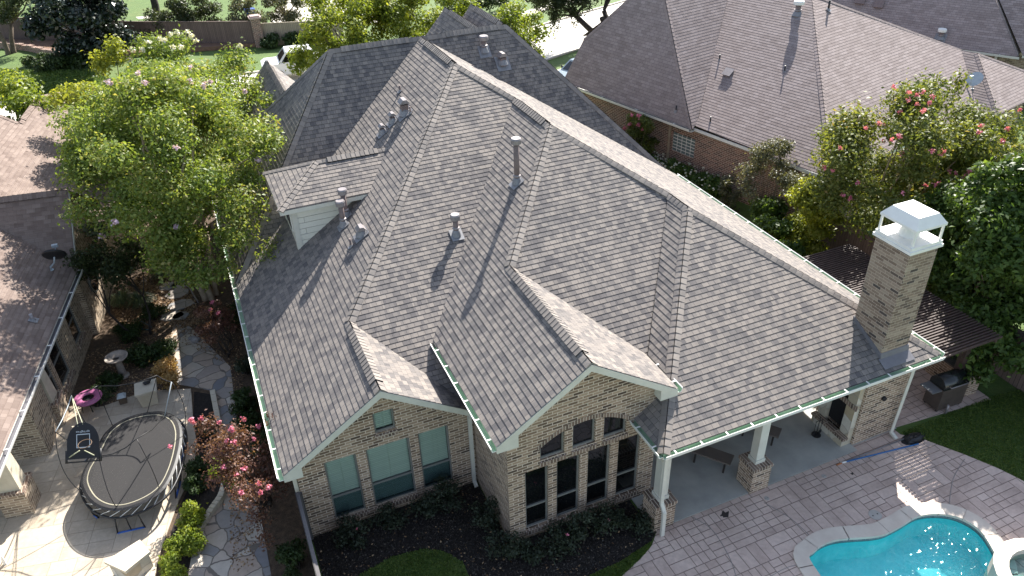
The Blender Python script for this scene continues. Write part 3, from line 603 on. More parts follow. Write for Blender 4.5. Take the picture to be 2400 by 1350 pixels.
# gutters and downspouts
for a, b, s in ((H1l, (-8.505, 23.6, 2.666), (-1, 0, 0)), (P1, P2, (0, -1, 0)), (P2, (9, 13.2, 3), (1, 0, 0)), (G2l, VB+V((.03, -.1, .02)), (-1, 0, 0)), (G2r, (1.04, 2.55, 3.82), (1, 0, 0)), ((0, 0, 3), (0, 1.33, 3), (-1, 0, 0))): gutter(H, a, b, s)
def spout(pts, par=H, m=CREAM, wd=.1):
    mb = MB()
    for a, b in zip(pts, pts[1:]): mb.beam(a, b, wd, wd*.75)
    for p in pts[1:-1]: mb.ell(p, (wd*.6, wd*.6, wd*.6), 8, 5)
    return mb.build('downspout', m, par)
spout([(-3.62, 3.4, 2.8), (-3.62, 3.66, 2.55), (-3.62, 3.68, .15), (-3.62, 3.5, .06)]); spout([(-8.44, 3.9, 2.55), (-8.27, 3.9, 2.4), (-8.27, 3.9, .1)])
spout([(.16, -.06, 2.92), (.18, .1, 2.7), (.18, .1, 1.12), (.18, -.06, .9), (.18, -.08, .05)]); spout([(8.42, -.06, 2.92), (8.36, .2, 2.68), (8.32, .24, .14), (8.32, .02, .06)])
spout([(.62, -.07, 2.9), (.75, .16, 2.83)]); spout([(8.95, -.07, 2.9), (8.75, .2, 2.8)]); mb = MB(); mb.beam((.72, 1.3, 3.9), (.72, 1.3, 3.42), .06, .05); mb.beam((.72, 1.3, 3.42), (.86, 1.2, 3.34), .06, .05); mb.build('drip_pipe', mplain('copper', (.3, .15, .1), .5), H)
# porch posts
for p in ((.36, .42), (3.42, .42)):
    mb = MB(); x, y = p; mb.box((x-.3, y-.3, .0), (x+.3, y+.3, .86)); b = mb.build('pier', BR, H); c = MB(); c.box((x-.33, y-.33, .86), (x+.33, y+.33, .96)); c.build('pier_cap', BRS, b)
    c = MB(); c.box((x-.13, y-.13, .96), (x+.13, y+.13, 2.5)); c.box((x-.16, y-.16, .961), (x+.16, y+.16, 1.08)); c.build('porch_post', CREAM, H)
# porch fireplace and chimney
mb = MB(); mb.box((6.98, .38, 0), (8.55, 1.7, 2.72)); fp = mb.build('fireplace', BR, H)
mb = MB(); mb.box((6.8, .46, 0), (6.978, .78, 2.5)); mb.box((6.8, 1.42, 0), (6.978, 1.7, 2.5)); mb.box((6.8, .78, 1.7), (6.978, 1.42, 2.5)); mb.box((6.62, .46, 0), (6.8, 1.7, .28)); mb.build('stone_surround', STONE, fp)
mb = MB(); mb.box((6.79, .42, 1.38), (6.84, 1.74, 1.55)); mb.build('mantel', BRS, fp); mb = MB(); mb.box((6.6, .42, .281), (6.8, 1.74, .36)); mb.build('hearth_edge', BRS, fp); mb = MB(); mb.box((6.95, .8, .37), (6.975, 1.4, 1.69)); mb.build('firebox', DARK, fp)
mb = MB(); mb.tube([(7.7, .38, 1.6), (7.7, .3, 1.6)], .07, 10); mb.build('wall_vent', BLACK, fp)
zc0, zc1 = 2.95, 6.56; mb = MB(); mb.box((7.1, .4, zc0), (8.06, 1.5, zc1)); ch = mb.build('chimney', BRC, H)
mb = MB(); zf = lambda y: 3+.524*y
mb.hexa([V((7.075, .33, zf(.33)+.0)), V((8.085, .33, zf(.33))), V((7.075, 1.53, zf(1.53)-.2)), V((8.085, 1.53, zf(1.2)-.3)), V((7.075, .375, zf(.375)+.18)), V((8.085, .375, zf(.375)+.18)), V((7.075, 1.53, zf(1.53)+.12)), V((8.085, 1.53, zf(1.53)+.12))])
mb.hexa([V((7.02, .08, zf(.08)+.035)), V((8.1, .08, zf(.08)+.035)), V((7.02, .36, zf(.36)+.035)), V((8.1, .36, zf(.36)+.035)), V((7.02, .08, zf(.08)+.05)), V((8.1, .08, zf(.08)+.05)), V((7.02, .36, zf(.36)+.05)), V((8.1, .36, zf(.36)+.05))]); mb.build('flashing', LEADG, ch)
mb = MB(); mb.box((7.06, .36, zc1-.02), (8.1, 1.54, zc1+.12)); mb.box((7.03, .33, zc1-.06), (8.13, 1.57, zc1+.02)); cap = mb.build('chimney_cap', WHITE, ch)
mb = MB()
for x in (7.1, 8.02):
    for y in (.4, 1.46): mb.box((x, y, zc1+.12), (x+.05, y+.05, zc1+.6))
for a, b in (((7.15, .405, 0), (8.02, .44, 0)), ((7.15, 1.465, 0), (8.02, 1.5, 0)), ((7.105, .45, 0), (7.14, 1.46, 0)), ((8.03, .45, 0), (8.065, 1.46, 0))): mb.box((a[0], a[1], zc1+.54), (b[0], b[1], zc1+.59))
mb.build('cap_post', WHITE, cap)
mb = MB(); o, i, z0, z1 = (7.07, .37, 8.09, 1.53), (7.24, .54, 7.92, 1.36), zc1+.6, zc1+.84
lo = [V((o[0], o[1], z0)), V((o[2], o[1], z0)), V((o[2], o[3], z0)), V((o[0], o[3], z0))]; hi = [V((i[0], i[1], z1)), V((i[2], i[1], z1)), V((i[2], i[3], z1)), V((i[0], i[3], z1))]
for k in range(4): mb.face([lo[k], lo[(k+1) % 4], hi[(k+1) % 4], hi[k]]); mb.face([lo[k], lo[(k+1) % 4], lo[(k+1) % 4]-V((0, 0, .06)), lo[k]-V((0, 0, .06))])
mb.face(hi); mb.face([p-V((0, 0, .03)) for p in lo]); mb.build('cap_hood', WHITE, cap)
mb = MB(); mb.lathe((7.58, .95, zc1+.12), [(.27, 0), (.24, .12), (.2, .22), (.2, .26), (.24, .3)], 18); mb.build('flue', WHITE, cap)
# dormer
dm = MB(); zd = 5.72; r0, r1 = V((-5.15, 13.08, 6.45)), V((-2.6, 13.08, 6.45)); e = [V((-6.72, 11.5, zd)), V((-3.6, 11.5, zd)), V((-6.72, 14.65, zd)), V((-3.6, 14.65, zd))]
ns = shingles(dm, [r0, r1, e[1], e[0]]); nn = shingles(dm, [r0, r1, e[3], e[2]]); nw = shingles(dm, [r0, e[0], e[2]]); D = dm.build('dormer', SH, H)
dm = MB(); caps(dm, e[0], r0, ns, nw, .13); caps(dm, e[2], r0, nn, nw, .13); caps(dm, r0, r1, ns, nn, .13); dm.build('dormer_cap', SHCAP, D); ridge_vent(lp(r0, r1, .14), lp(r0, r1, .8), ns, nn, D)
dm = MB(); dm.box((-6.35, 11.85, 3.6), (-3., 14.3, 5.6)); dm.build('siding_wall', SIDING, D)
dm = MB(); Z = V((0, 0, 1))
for a, b, s in ((e[0], e[1], (0, -1, 0)), (e[0], e[2], (-1, 0, 0)), (e[2], e[3], (0, 1, 0))): cornice(dm, a-Z*.005, b-Z*.005, s, .16, .34)
dm.box((-6.375, 11.825, 3.55), (-6.2, 11.85, 5.58)); dm.box((-6.375, 11.85, 3.55), (-6.35, 12.02, 5.58)); dm.box((-6.375, 14.1, 3.9), (-6.35, 14.3, 5.58)); dm.build('dormer_trim', CREAM, D)
dm = MB(); dm.box((-6.38, 12.35, 4.5), (-6.352, 13.8, 5.45)); dw = dm.build('window', WHITE, D); dm = MB(); dm.box((-6.39, 12.42, 4.56), (-6.381, 13.04, 5.39)); dm.box((-6.39, 13.1, 4.56), (-6.381, 13.73, 5.39)); dm.build('pane', DPANE, dw)
# roof vents
def vent(kind, base, top, plane, par, r=.075, mcol=PIPEC, mcap=METAL, cs=1.):
    B = onp(base, *plane); h = max(.25, rise(B, top)); n = V(plane[0]); t = V((-n.y, n.x, 0)).normalized(); u = n.cross(t); m = MB()
    if kind == 'square': m.obox(B+V((-r, -r, -.1)), V((2*r, 0, 0)), V((0, 2*r, 0)), V((0, 0, h-.02)))
    else: m.tube([B-V((0, 0, .1)), B+V((0, 0, h))], r, 12)
    o = m.build('roof_vent', mcol, par); f = MB(); f.obox(B-t*r*2.4-u*r*2.6+n*.035, t*r*4.8, u*r*5.2, n*.012); f.lathe(B, [(r*1.9, 0), (r*1.35, .16 if kind != 'pipe' else .07), (r*1.02, .2 if kind != 'pipe' else .09)], 14); f.build('flashing', FLASH, o); c = MB(); T = B+V((0, 0, h))
    if kind == 'round': c.lathe(T+V((0, 0, -.03)), [(r*1.1, -.02), (r*1.85*cs, 0), (r*1.9*cs, .13*cs), (r*1.6*cs, .17*cs)], 16); k = MB(); k.lathe(B+V((0, 0, .24)), [(r*1.05, 0), (r*1.45, .01), (r*1.4, .04), (r*1.02, .06)], 14); k.build('storm_collar', METAL, o)
    elif kind == 'square':
        k = r*1.5; z = T.z-.06; c.hexa([V((T.x-k, T.y-k, z)), V((T.x+k, T.y-k, z)), V((T.x-k, T.y+k, z)), V((T.x+k, T.y+k, z)), V((T.x-k*.35, T.y-k, z+k*.75)), V((T.x+k*.35, T.y-k, z+k*.75)), V((T.x-k*.35, T.y+k, z+k*.75)), V((T.x+k*.35, T.y+k, z+k*.75))])
    if c.v: c.build('vent_cap', mcap, o)
    return o
vent('round', (1212, 430), (1212, 334), PWB, H, .085); vent('round', (1070, 552), (1070, 512), PSA, H, .08)
for k, b, t, r in (('pipe', (938, 216), (936, 203), .035), ('square', (949, 268), (944, 236), .12), ('pipe', (962, 268), (960, 250), .03), ('square', (921, 288), (917, 266), .085), ('square', (897, 314), (892, 293), .08), ('round', (812, 508), (800, 452), .08), ('round', (806, 530), (797, 480), .08), ('square', (848, 552), (843, 533), .1), ('pipe', (823, 580), (816, 560), .032)): vent(k, b, t, PW_, H, r)
vent('round', (1135, 122), (1133, 92), PBS, H, .1); vent('square', (1178, 150), (1176, 128), PBS, H, .12)
# ================================================================== ground, street, beds
def sheet(name, pts, m, z, holes=(), kind='structure', h=0.):
    mb = MB(); P = [(p[0], p[1], z) for p in pts]; Hs = [[(p[0], p[1], z) for p in q] for q in holes]
    (mb.slab(P, h, 0, Hs) if h else mb.poly(P, 0, Hs)); o = mb.build(name, m); o['kind'] = kind; return o
def smooth(pts, n=6, closed=True):
    out = []; N = len(pts); P = [V((p[0], p[1], 0)) for p in pts]
    for i in range(N if closed else N-1):
        g = lambda k: P[k % N] if closed else P[max(0, min(N-1, k))]
        a, b, c, d = g(i-1), g(i), g(i+1), g(i+2)
        for k in range(n):
            t = k/n; out.append(.5*((2*b)+(c-a)*t+(2*a-5*b+4*c-d)*t*t+(3*b-a-3*c+d)*t**3))
    if not closed: out.append(P[-1])
    return out
gp = lambda L, z=0.: [G(u, v, z) for u, v in L]
POOL = smooth(gp([(1903, 1330), (1908, 1293), (1955, 1268), (2055, 1258), (2100, 1240), (2150, 1212), (2205, 1207), (2255, 1219), (2300, 1250), (2338, 1310), (2372, 1372)])+[V((8.3, -6.2, 0)), V((6.4, -7.4, 0)), V((4.2, -6.6, 0)), V((3., -4.6, 0))])
SPA = [V((7.65+1.15*math.cos(TAU*i/24), -5.15+1.15*math.sin(TAU*i/24), 0)) for i in range(24)]
def inflate(pts, d):
    out = []; N = len(pts); area = sum(pts[i].x*pts[(i+1) % N].y-pts[(i+1) % N].x*pts[i].y for i in range(N)); sg = 1 if area > 0 else -1
    for i in range(N):
        t = (pts[(i+1) % N]-pts[i-1]).normalized(); out.append(pts[i]+V((t.y, -t.x, 0))*d*sg)
    return out
sheet('ground', [(-260, -160), (260, -160), (260, 320), (-260, 320)], GRASS, 0., [POOL])
sheet('street', [(-60, 49), (-17, 47.4), (0, 45.6), (9, 45), (17.1, 46.8), (27.8, 50.8), (70, 67), (70, 58), (18.3, 39.9), (14, 38.2), (6, 37), (-10, 37.6), (-60, 40)], STREET, .005)
for i, (a, b, wd) in enumerate((((-60, 49, 0), (-17, 47.4, 0), .16), ((-17, 47.4, 0), (0, 45.6, 0), .16), ((0, 45.6, 0), (9, 45, 0), .16), ((9, 45, 0), (17.1, 46.8, 0), .16), ((17.1, 46.8, 0), (27.8, 50.8, 0), .16), ((27.8, 50.8, 0), (70, 67, 0), .16), ((18.3, 39.9, 0), (70, 58, 0), .16), ((14, 38.2, 0), (18.3, 39.9, 0), .16), ((6, 37, 0), (14, 38.2, 0), .16))):
    mb = MB(); mb.beam(V(a)+V((0, 0, .05)), V(b)+V((0, 0, .05)), wd, .13); mb.build('kerb', WALK).__setitem__('kind', 'structure')
sheet('sidewalk', [(8, 47.9), (17.2, 50.1), (27.4, 54.), (70, 70.5), (70, 71.9), (27.1, 55.3), (17, 51.4), (8, 49.2)], WALK, .02)
sheet('front_sidewalk', [(10, 34.8), (17.5, 37.2), (70, 55.5), (70, 54.2), (17.9, 36), (10, 33.5)], WALK, .02)
sheet('driveway', [(-6, 26.5), (-1.6, 26.5), (-1, 38), (-8, 38)], WALK, .008)
# back garden
deckL = gp([(1440, 1368), (1500, 1312), (1528, 1280), (1541, 1240)])
lawnR = gp([(2110, 1020), (2160, 1030), (2260, 1067), (2340, 1100), (2420, 1140)])
DECKP = [V((-2.2, -7, 0)), V((-1.9, -1.6, 0))]+deckL+[V((.62, .15, 0)), V((6.9, .15, 0)), V((6.9, .36, 0)), V((8.6, .36, 0))]+lawnR+[V((10.9, -4, 0)), V((11.2, -10, 0)), V((-2, -10, 0))]
sheet('pool_deck', DECKP, DECK, .012, [POOL], h=.02)
GR0, GR1, GR2 = G(2095, 1012), G(2322, 937), G(2010, 860)
sheet('grill_patio', [V((8.6, .37, 0)), V((8.7, .42, 0)), GR1, V((12.4, 6.5, 0)), V((8.72, 6.5, 0)), V((8.6, 1.8, 0))], DECK, .012, h=.02)
sheet('porch_floor', [(.1, .16), (6.97, .16), (6.97, .37), (8.69, .37), (8.69, 5.19), (.72, 5.19), (.72, 1.33), (.1, 1.33)], CONC, .02, h=.03)
bedR = [V((-8.2, 3.74, 0)), V((-3.52, 3.74, 0)), V((-3.52, 1.34, 0)), V((.05, 1.34, 0)), V((.05, .1, 0))]+deckL[::-1][:1]+gp([(1525, 1272), (1455, 1318), (1380, 1352)])+[V((-2.2, -.9, 0))]+gp([(1100, 1352), (1085, 1318), (1040, 1292), (990, 1288), (920, 1305), (840, 1350)])+[V((-7, .2, 0)), V((-8.2, -1.5, 0))]
sheet('mulch_bed', bedR, MULCH, .006)
# side garden between the two houses
sheet('garden_soil', [(-15.4, -2), (-8.36, -2), (-8.36, 3.76), (-8.22, 3.76), (-8.22, 33), (-12, 33), (-13.5, 22), (-14.1, 17), (-15.2, 10), (-16, 3)], LITTER, .004)
PATP = gp([(448, 913), (453, 980), (462, 1045), (452, 1110), (420, 1175), (396, 1240), (372, 1310), (360, 1372)])+[V((-12.6, 1, 0)), V((-19, 1, 0)), V((-19, 11, 0))]+gp([(0, 900), (60, 955), (240, 955), (345, 918)])
sheet('cream_patio', PATP, PATIO, .012, h=.03)
sheet('shrub_bed', gp([(453, 975), (466, 1045), (458, 1110), (425, 1180), (402, 1245), (378, 1350), (445, 1350), (452, 1290), (472, 1240), (520, 1165), (530, 1095), (512, 990), (500, 925), (455, 918)]), MULCH, .008)
FLAGP = gp([(405, 765), (432, 752), (500, 820), (540, 860), (555, 980), (560, 1060), (600, 1150), (640, 1372), (438, 1372), (450, 1295), (474, 1245), (524, 1168), (534, 1095), (516, 990), (505, 918), (440, 905), (405, 900), (395, 830)])
sheet('flagstone_path', FLAGP, FLAG, .01)
def strip_wall(name, pts, wd, h, m, label, cat, z=0.):
    mb = MB(); P = [V((p[0], p[1], z)) for p in pts]
    for a, b in zip(P, P[1:]):
        d = b-a; L = d.length; d.normalize(); k = max(1, int(L/.36))
        for i in range(k): q = a+d*(L*i/k+.008); mb.obox(q-V((-d.y, d.x, 0))*wd/2, d*(L/k-.016), V((-d.y, d.x, 0))*wd, V((0, 0, h*(1+.08*math.sin(i*7+a.x*9)))))
    return tag(mb.build(name, m), label, cat)
strip_wall('stone_edging', smooth(gp([(500, 922), (512, 985), (520, 1035), (532, 1095), (523, 1162), (498, 1200), (472, 1240), (453, 1292)]), 4, False), .16, .17, LIME, 'curved low edging of cream stone blocks between mulch bed and flagstone path', 'edging')
for i, (u, v, a) in enumerate(((398, 640, .33), (432, 628, .3), (396, 672, .33), (428, 668, .36), (415, 690, .4), (424, 715, .42), (404, 742, .4), (425, 741, .3))):
    c = G(u, v); pts = [(c.x+a*1.15*math.cos(TAU*k/7+i)*rnd.uniform(.8, 1.15), c.y+a*.95*math.sin(TAU*k/7+i)*rnd.uniform(.8, 1.15)) for k in range(7)]
    lab = ['large upper left stepping stone in the leaf covered path', 'small grey stepping stone furthest up the leafy path', 'tan stepping stone half in sun beside the leaf litter', 'stepping stone in shade beside the curved black bed edging', 'broad stepping stone split by the shadow line', 'long grey stepping stone beside the dark shrub', 'sunlit stepping stone nearest the flagstone path', 'shaded stepping stone next to the burgundy shrub'][i]
    mb = MB(); mb.slab([(p[0], p[1], .008) for p in pts], .04); o = tag(mb.build('stepping_stone', FLAG), lab, 'paving stone', 'stepping stones in the side garden')
# pool
mb = MB(); n = len(POOL); D_ = -.8
for i in range(n): a, b = POOL[i], POOL[(i+1) % n]; mb.face([(a.x, a.y, -.13), (b.x, b.y, -.13), (b.x, b.y, D_), (a.x, a.y, D_)])
mb.poly([(p.x, p.y, D_) for p in POOL]); m_, n_, l_, b_ = _new('pool_plaster'); POOLM = m_; tc_ = n_.new('ShaderNodeTexCoord')
r_ = ramp(n_, [(.3, (.2, .74, .76)), (.6, (.3, .86, .87)), (.8, (.5, .94, .94))]); l_.new(noise(n_, l_, tc_.outputs['Object'], 2.2, 6, .7), r_.inputs[0]); l_.new(r_.outputs[0], b_.inputs['Base Color']); b_.inputs['Roughness'].default_value = .8
TILE = mpave('waterline_tile', [(.2, (.1, .12, .13)), (.8, (.2, .23, .24))], (.3, .3, .28), .1, .1, .006, .3)
PO = thing('swimming_pool', 'free form swimming pool with bright turquoise water and stone coping', 'pool', (5.5, -4, 0)); mb.build('pool_basin', POOLM, PO)
m_, n_, l_, b_ = _new('pool_water'); WATER = m_; n_.remove(b_); tc_ = n_.new('ShaderNodeTexCoord'); t_ = n_.new('ShaderNodeBsdfTransparent'); t_.inputs[0].default_value = (.72, 1, 1, 1); g_ = n_.new('ShaderNodeBsdfGlossy'); g_.inputs['Roughness'].default_value = .05
bp_ = node(n_, 'ShaderNodeBump', i_Distance=.052, i_Strength=1.); l_.new(math_(n_, l_, 'ADD', noise(n_, l_, tc_.outputs['Object'], 2.6, 2, .5), math_(n_, l_, 'MULTIPLY', noise(n_, l_, tc_.outputs['Object'], 7.5, 2, .5), .55)), bp_.inputs['Height']); l_.new(bp_.outputs[0], g_.inputs['Normal'])
f_ = node(n_, 'ShaderNodeFresnel', i_IOR=1.33); mx_ = n_.new('ShaderNodeMixShader'); l_.new(math_(n_, l_, 'MULTIPLY', f_.outputs[0], .8), mx_.inputs[0]); l_.new(t_.outputs[0], mx_.inputs[1]); l_.new(g_.outputs[0], mx_.inputs[2]); l_.new(mx_.outputs[0], n_['Material Output'].inputs[0])
mb = MB(); mb.poly([(p.x, p.y, -.1) for p in POOL]); mb.build('pool_water', WATER, PO)
mb = MB()
for a, b in zip(POOL, POOL[1:]+POOL[:1]): mb.face([(a.x, a.y, .07), (b.x, b.y, .07), (b.x, b.y, -.13), (a.x, a.y, -.13)])
tl = mb.build('waterline_tile', TILE, PO); tl.scale = (1, 1, 1)
mb = MB(); out, inn = inflate(POOL, .36), inflate(POOL, -.03); step = 7
for i in range(n):
    j = (i+1) % n; t = .12 if i % step == 0 else 0.; a0, a1, b0, b1 = out[i].lerp(out[j], t), out[j], inn[i].lerp(inn[j], t), inn[j]
    for P, Q in ((b0, b1), (a1, a0)): mb.face([(P.x, P.y, .0), (Q.x, Q.y, .0), (Q.x, Q.y, .075), (P.x, P.y, .075)])
    mb.face([(a0.x, a0.y, .075), (a1.x, a1.y, .075), (b1.x, b1.y, .075), (b0.x, b0.y, .075)])
mb.build('pool_coping', COPE, PO)
mb = MB(); dr = G(2208, 1238, -.1); mb.lathe((dr.x+.35, dr.y+.5, D_+.004), [(.17, 0), (.17, .01), (.06, .012)], 16); mb.build('pool_drain', BLACK, PO)
SPT = thing('spa', 'raised round spa wall of cream stone at the corner of the pool', 'spa', (7.65, -5.15, 0)); mb = MB(); so_, si_ = inflate(SPA, .0), inflate(SPA, -.34)
for i in range(24):
    j = (i+1) % 24
    if i % 3 == 0: pass
    mb.face([(so_[i].x, so_[i].y, -1.2), (so_[j].x, so_[j].y, -1.2), (so_[j].x, so_[j].y, .38), (so_[i].x, so_[i].y, .38)]); mb.face([(si_[j].x, si_[j].y, -.3), (si_[i].x, si_[i].y, -.3), (si_[i].x, si_[i].y, .38), (si_[j].x, si_[j].y, .38)])
    mb.face([(so_[i].x, so_[i].y, .38), (so_[j].x, so_[j].y, .38), (si_[j].x, si_[j].y, .38), (si_[i].x, si_[i].y, .38)])
mb.build('spa_wall', COPE, SPT); mb = MB(); mb.poly([(p.x, p.y, .2) for p in si_]); mb.build('spa_water', WATER, SPT); mb = MB(); mb.poly([(p.x, p.y, -.25) for p in si_]); mb.build('spa_floor', POOLM, SPT)
# ================================================================== neighbour house, left
UL, VL = V((.987, -.163, 0)), V((.163, .987, 0)); OL = V((-13.27, 16.55, 0)); L_ = lambda u, v, z: OL+UL*u+VL*v+V((0, 0, z))
NL = thing('tan_roof_house', 'neighbouring house with sunlit tan shingle roof beside the trampoline patio', 'house', L_(-3, -2, 0))
mb = MB(); sE = .54
f = [L_(0, -16, 2.8), L_(-.1, -.35, 2.85), L_(-2.5, .95, 4.15), L_(-3.4, 1.4, 4.64), L_(-3.95, 1.66, 4.93), L_(-6.5, 1.66, 6.31), L_(-6.5, -16, 6.31)]; nLE = shingles(mb, f, .16)
nLS = shingles(mb, [L_(-.2, -.35, 2.8), L_(-.2, 1.66, 4.93), L_(-4.2, 1.66, 4.93)], .16, .006); nLN = shingles(mb, [L_(-.2, 1.66, 4.93), L_(-4., 1.66, 4.93), L_(-4., 5., 2.9), L_(-.2, 5., 2.9)], .16, .006)
pl = lambda u, v: L_(u, v, 2.8+.54*(.35-u)); f2 = [pl(.35, 1.9), pl(.35, 15), pl(-3., 15.), pl(-3.8, 13), pl(-3.75, 9.4), pl(-5.6, 9.8), pl(-5.6, 1.9)]; n2 = shingles(mb, f2, .16)
rl = mb.build('roof', SHL, NL); mb = MB(); caps(mb, L_(-4.2, 1.66, 4.93), L_(-.25, 1.66, 4.93), nLS, nLN); caps(mb, pl(-3.75, 9.4), pl(-3.8, 13), n2, n2-V((.0, 0, 0))+UL*-.9); caps(mb, pl(-3.75, 9.4), pl(-5.6, 9.8), n2, n2+VL*1.); mb.build('ridge_cap', SHL, rl)
ridge_vent(L_(-2.6, 1.66, 4.93), L_(-.6, 1.66, 4.93), nLS, nLN, rl, SHL)
ridge_vent(pl(-3.76, 9.8), pl(-3.8, 12.4), n2, (n2-UL*1.2).normalized(), rl, SHL)
mb = MB(); HW = [(-3.55, .95, -2.1, 2.3), (-5.35, .75, -4.1, 2.35), (-7.1, .75, -5.75, 2.35)]
wall(mb, L_(-.5, 0, 0), VL, [(OL.dot(VL)-7.4+0, 0), (OL.dot(VL)-.3, 0), (OL.dot(VL)-.3, 2.75), (OL.dot(VL)-7.4, 2.75)], [], .1)
mb = MB()
def lw(u, v0, v1, z1, holes=()):
    ou = [(v0, 0), (v1, 0), (v1, z1), (v0, z1)]; m2 = MB(); wall(m2, (0, 0, 0), (1, 0, 0), ou, holes, .1, (0, 1, 0))
    for fc in m2.f: mb.face([L_(u-m2.v[i].y, m2.v[i].x, m2.v[i].z) for i in fc])
LWIN = [(-1.9, .7, -1.05, 2.2), (-4.05, .55, -3.05, 2.25), (-5.3, .55, -4.3, 2.25)]
lw(-.5, -6.6, -.25, 2.72, LWIN)
mb.face([L_(-.5, -6.6, 0), L_(-5, -6.6, 0), L_(-5, -6.6, 2.7), L_(-.5, -6.6, 2.7)]); mb.face([L_(-.5, -.25, 0), L_(-.3, -.25, 0), L_(-.3, -.25, 2.75), L_(-.5, -.25, 2.75)])
mb.face([L_(-.3, -.25, 0), L_(-.3, 1.66, 0), L_(-.3, 1.66, 4.85), L_(-.3, -.25, 2.78)]); mb.face([L_(-.3, 1.66, 0), L_(-.3, 15, 0), L_(-.3, 15, 3.0), L_(-.3, 3.6, 3.0), L_(-.3, 1.66, 4.85)]); mb.face([L_(-.3, 15, 0), L_(-6, 15, 0), L_(-6, 15, 3), L_(-.3, 15, 3)])
mb.build('brick_wall', BRL, NL)
for q in LWIN:
    v0, z0, v1, z1 = q; m = MB(); t = .05
    for a, b in (((v0, z0), (v0+t, z1)), ((v1-t, z0), (v1, z1)), ((v0+t, z0), (v1-t, z0+t)), ((v0+t, z1-t), (v1-t, z1)), ((v0+t, (z0+z1)/2-.02), (v1-t, (z0+z1)/2+.02))): m.obox(L_(-.6, a[0], a[1]), UL*.06, VL*(b[0]-a[0]), V((0, 0, b[1]-a[1])))
    w_ = m.build('window', FRAME, NL); m = MB(); m.face([L_(-.575, v0+t, z0+t), L_(-.575, v1-t, z0+t), L_(-.575, v1-t, z1-t), L_(-.575, v0+t, z1-t)]); m.build('pane', DPANE, w_)
    m = MB(); m.obox(L_(-.52, v0-.04, z0-.14), UL*.12, VL*(v1-v0+.08), V((0, 0, .13))); m.build('sill', BRS, w_)
mb = MB(); c = L_(-.29, 1.1, 0); mb.tube([L_(-.3, 1., 1.6), L_(-.22, 1., 1.6)], .48, 20); ww_ = mb.build('round_window', FRAME, NL); mb = MB(); mb.tube([L_(-.23, 1., 1.6), L_(-.21, 1., 1.6)], .4, 20); mb.build('pane', DPANE, ww_)
gutter(NL, L_(0, -16, 2.8), L_(-.1, -.35, 2.82), UL, 1.5, LEADG); mb = MB(); cornice(mb, L_(0, -16, 2.79), L_(-.1, -.4, 2.8), UL, .2, .5); mb.obox(L_(-.2, -.33, 2.62), UL*.03, VL*1.99+V((0, 0, 2.12)), V((0, 0, .17))); mb.build('trim_board', CREAM, NL)
for v in (-4.95, -8.6):
    c = L_(-.72, v, 0); mb = MB(); mb.obox(c-UL*.36-VL*.36, UL*.72, VL*.72, V((0, 0, .82))); p = mb.build('pier', BRL, NL); mb = MB(); mb.obox(c-UL*.39-VL*.39+V((0, 0, .82)), UL*.78, VL*.78, V((0, 0, .09))); mb.build('pier_cap', BRS, p)
    mb = MB(); a = [c+UL*(s*.27)+VL*(t*.27)+V((0, 0, .91)) for t in (-1, 1) for s in (-1, 1)]; b = [c+UL*(s*.19)+VL*(t*.19)+V((0, 0, 2.62)) for t in (-1, 1) for s in (-1, 1)]; mb.hexa(a+b); mb.build('porch_column', LIME, NL)
mb = MB(); mb.obox(L_(-.9, -16, 2.5), UL*.4, VL*9.3, V((0, 0, .22))); mb.build('porch_beam', CREAM, NL)
PLE = (nLE, nLE.dot(f[0])); vent('pipe', (78, 752), (75, 735), PLE, NL, .05, METAL)
# ================================================================== neighbour house, right
UR, VR, OR = V((.971, .238, 0)), V((-.238, .971, 0)), V((14.61, 10.32, 0)); R_ = lambda u, v, z: OR+UR*u+VR*v+V((0, 0, z))
NR = thing('brown_roof_house', 'neighbouring red brick house under a wide brown hip roof', 'house', R_(7, 6, 0))
mb = MB(); A1, A2, K1, K2 = R_(7.4, 7.2, 7.7), R_(7.3, 11.9, 7.8), R_(14.5, 2.72, 4.6), R_(14.5, 1.9, 4.6)
nRW = shingles(mb, [R_(0, 0, 2.8), A1, A2, R_(.45, 7.45, 3.1), R_(.1, 7.4, 2.87)], .15, .006); nRS = shingles(mb, [R_(0, 0, 2.8), R_(11.9, 0, 2.8), K1, A1], .15, .006)
nK = shingles(mb, [K1, K2, R_(11.9, -.9, 2.8), R_(11.9, 0, 2.8)], .15, .006); nRS2 = shingles(mb, [K2, R_(11.9, -.9, 2.8), R_(18.6, -.9, 2.8)], .15, .006)
R2 = shingles(mb, [R_(-.18, 7.3, 2.8), R_(2.2, 11.9, 7.85), R_(7.3, 11.9, 7.8), R_(.45, 7.45, 3.1)], .15, .006)
nRD = shingles(mb, [R_(-.18, 7.3, 2.8), R_(2.2, 11.9, 7.85), R_(2.2, 13.4, 7.85), R_(.84, 16.1, 5.0), R_(-.18, 16.6, 2.8)], .15, .006)
nRN = shingles(mb, [R_(2.2, 13.4, 7.85), R_(.84, 16.1, 5.0), R_(9, 17., 4.7), R_(9, 13., 7.65)], .15, .006); nRE = (UR*.42+V((0, 0, 1))).normalized()
for t_ in ((K2, R_(18.6, -.9, 2.8), R_(18.6, 17, 2.8)), (K1, K2, R_(18.6, 17, 2.8)), (A1, K1, R_(18.6, 17, 2.8)), (A1, R_(18.6, 17, 2.8), R_(9, 17, 4.7)), (A1, R_(9, 17, 4.7), R_(9, 13, 7.65)), (A1, R_(9, 13, 7.65), A2)): mb.face(t_)

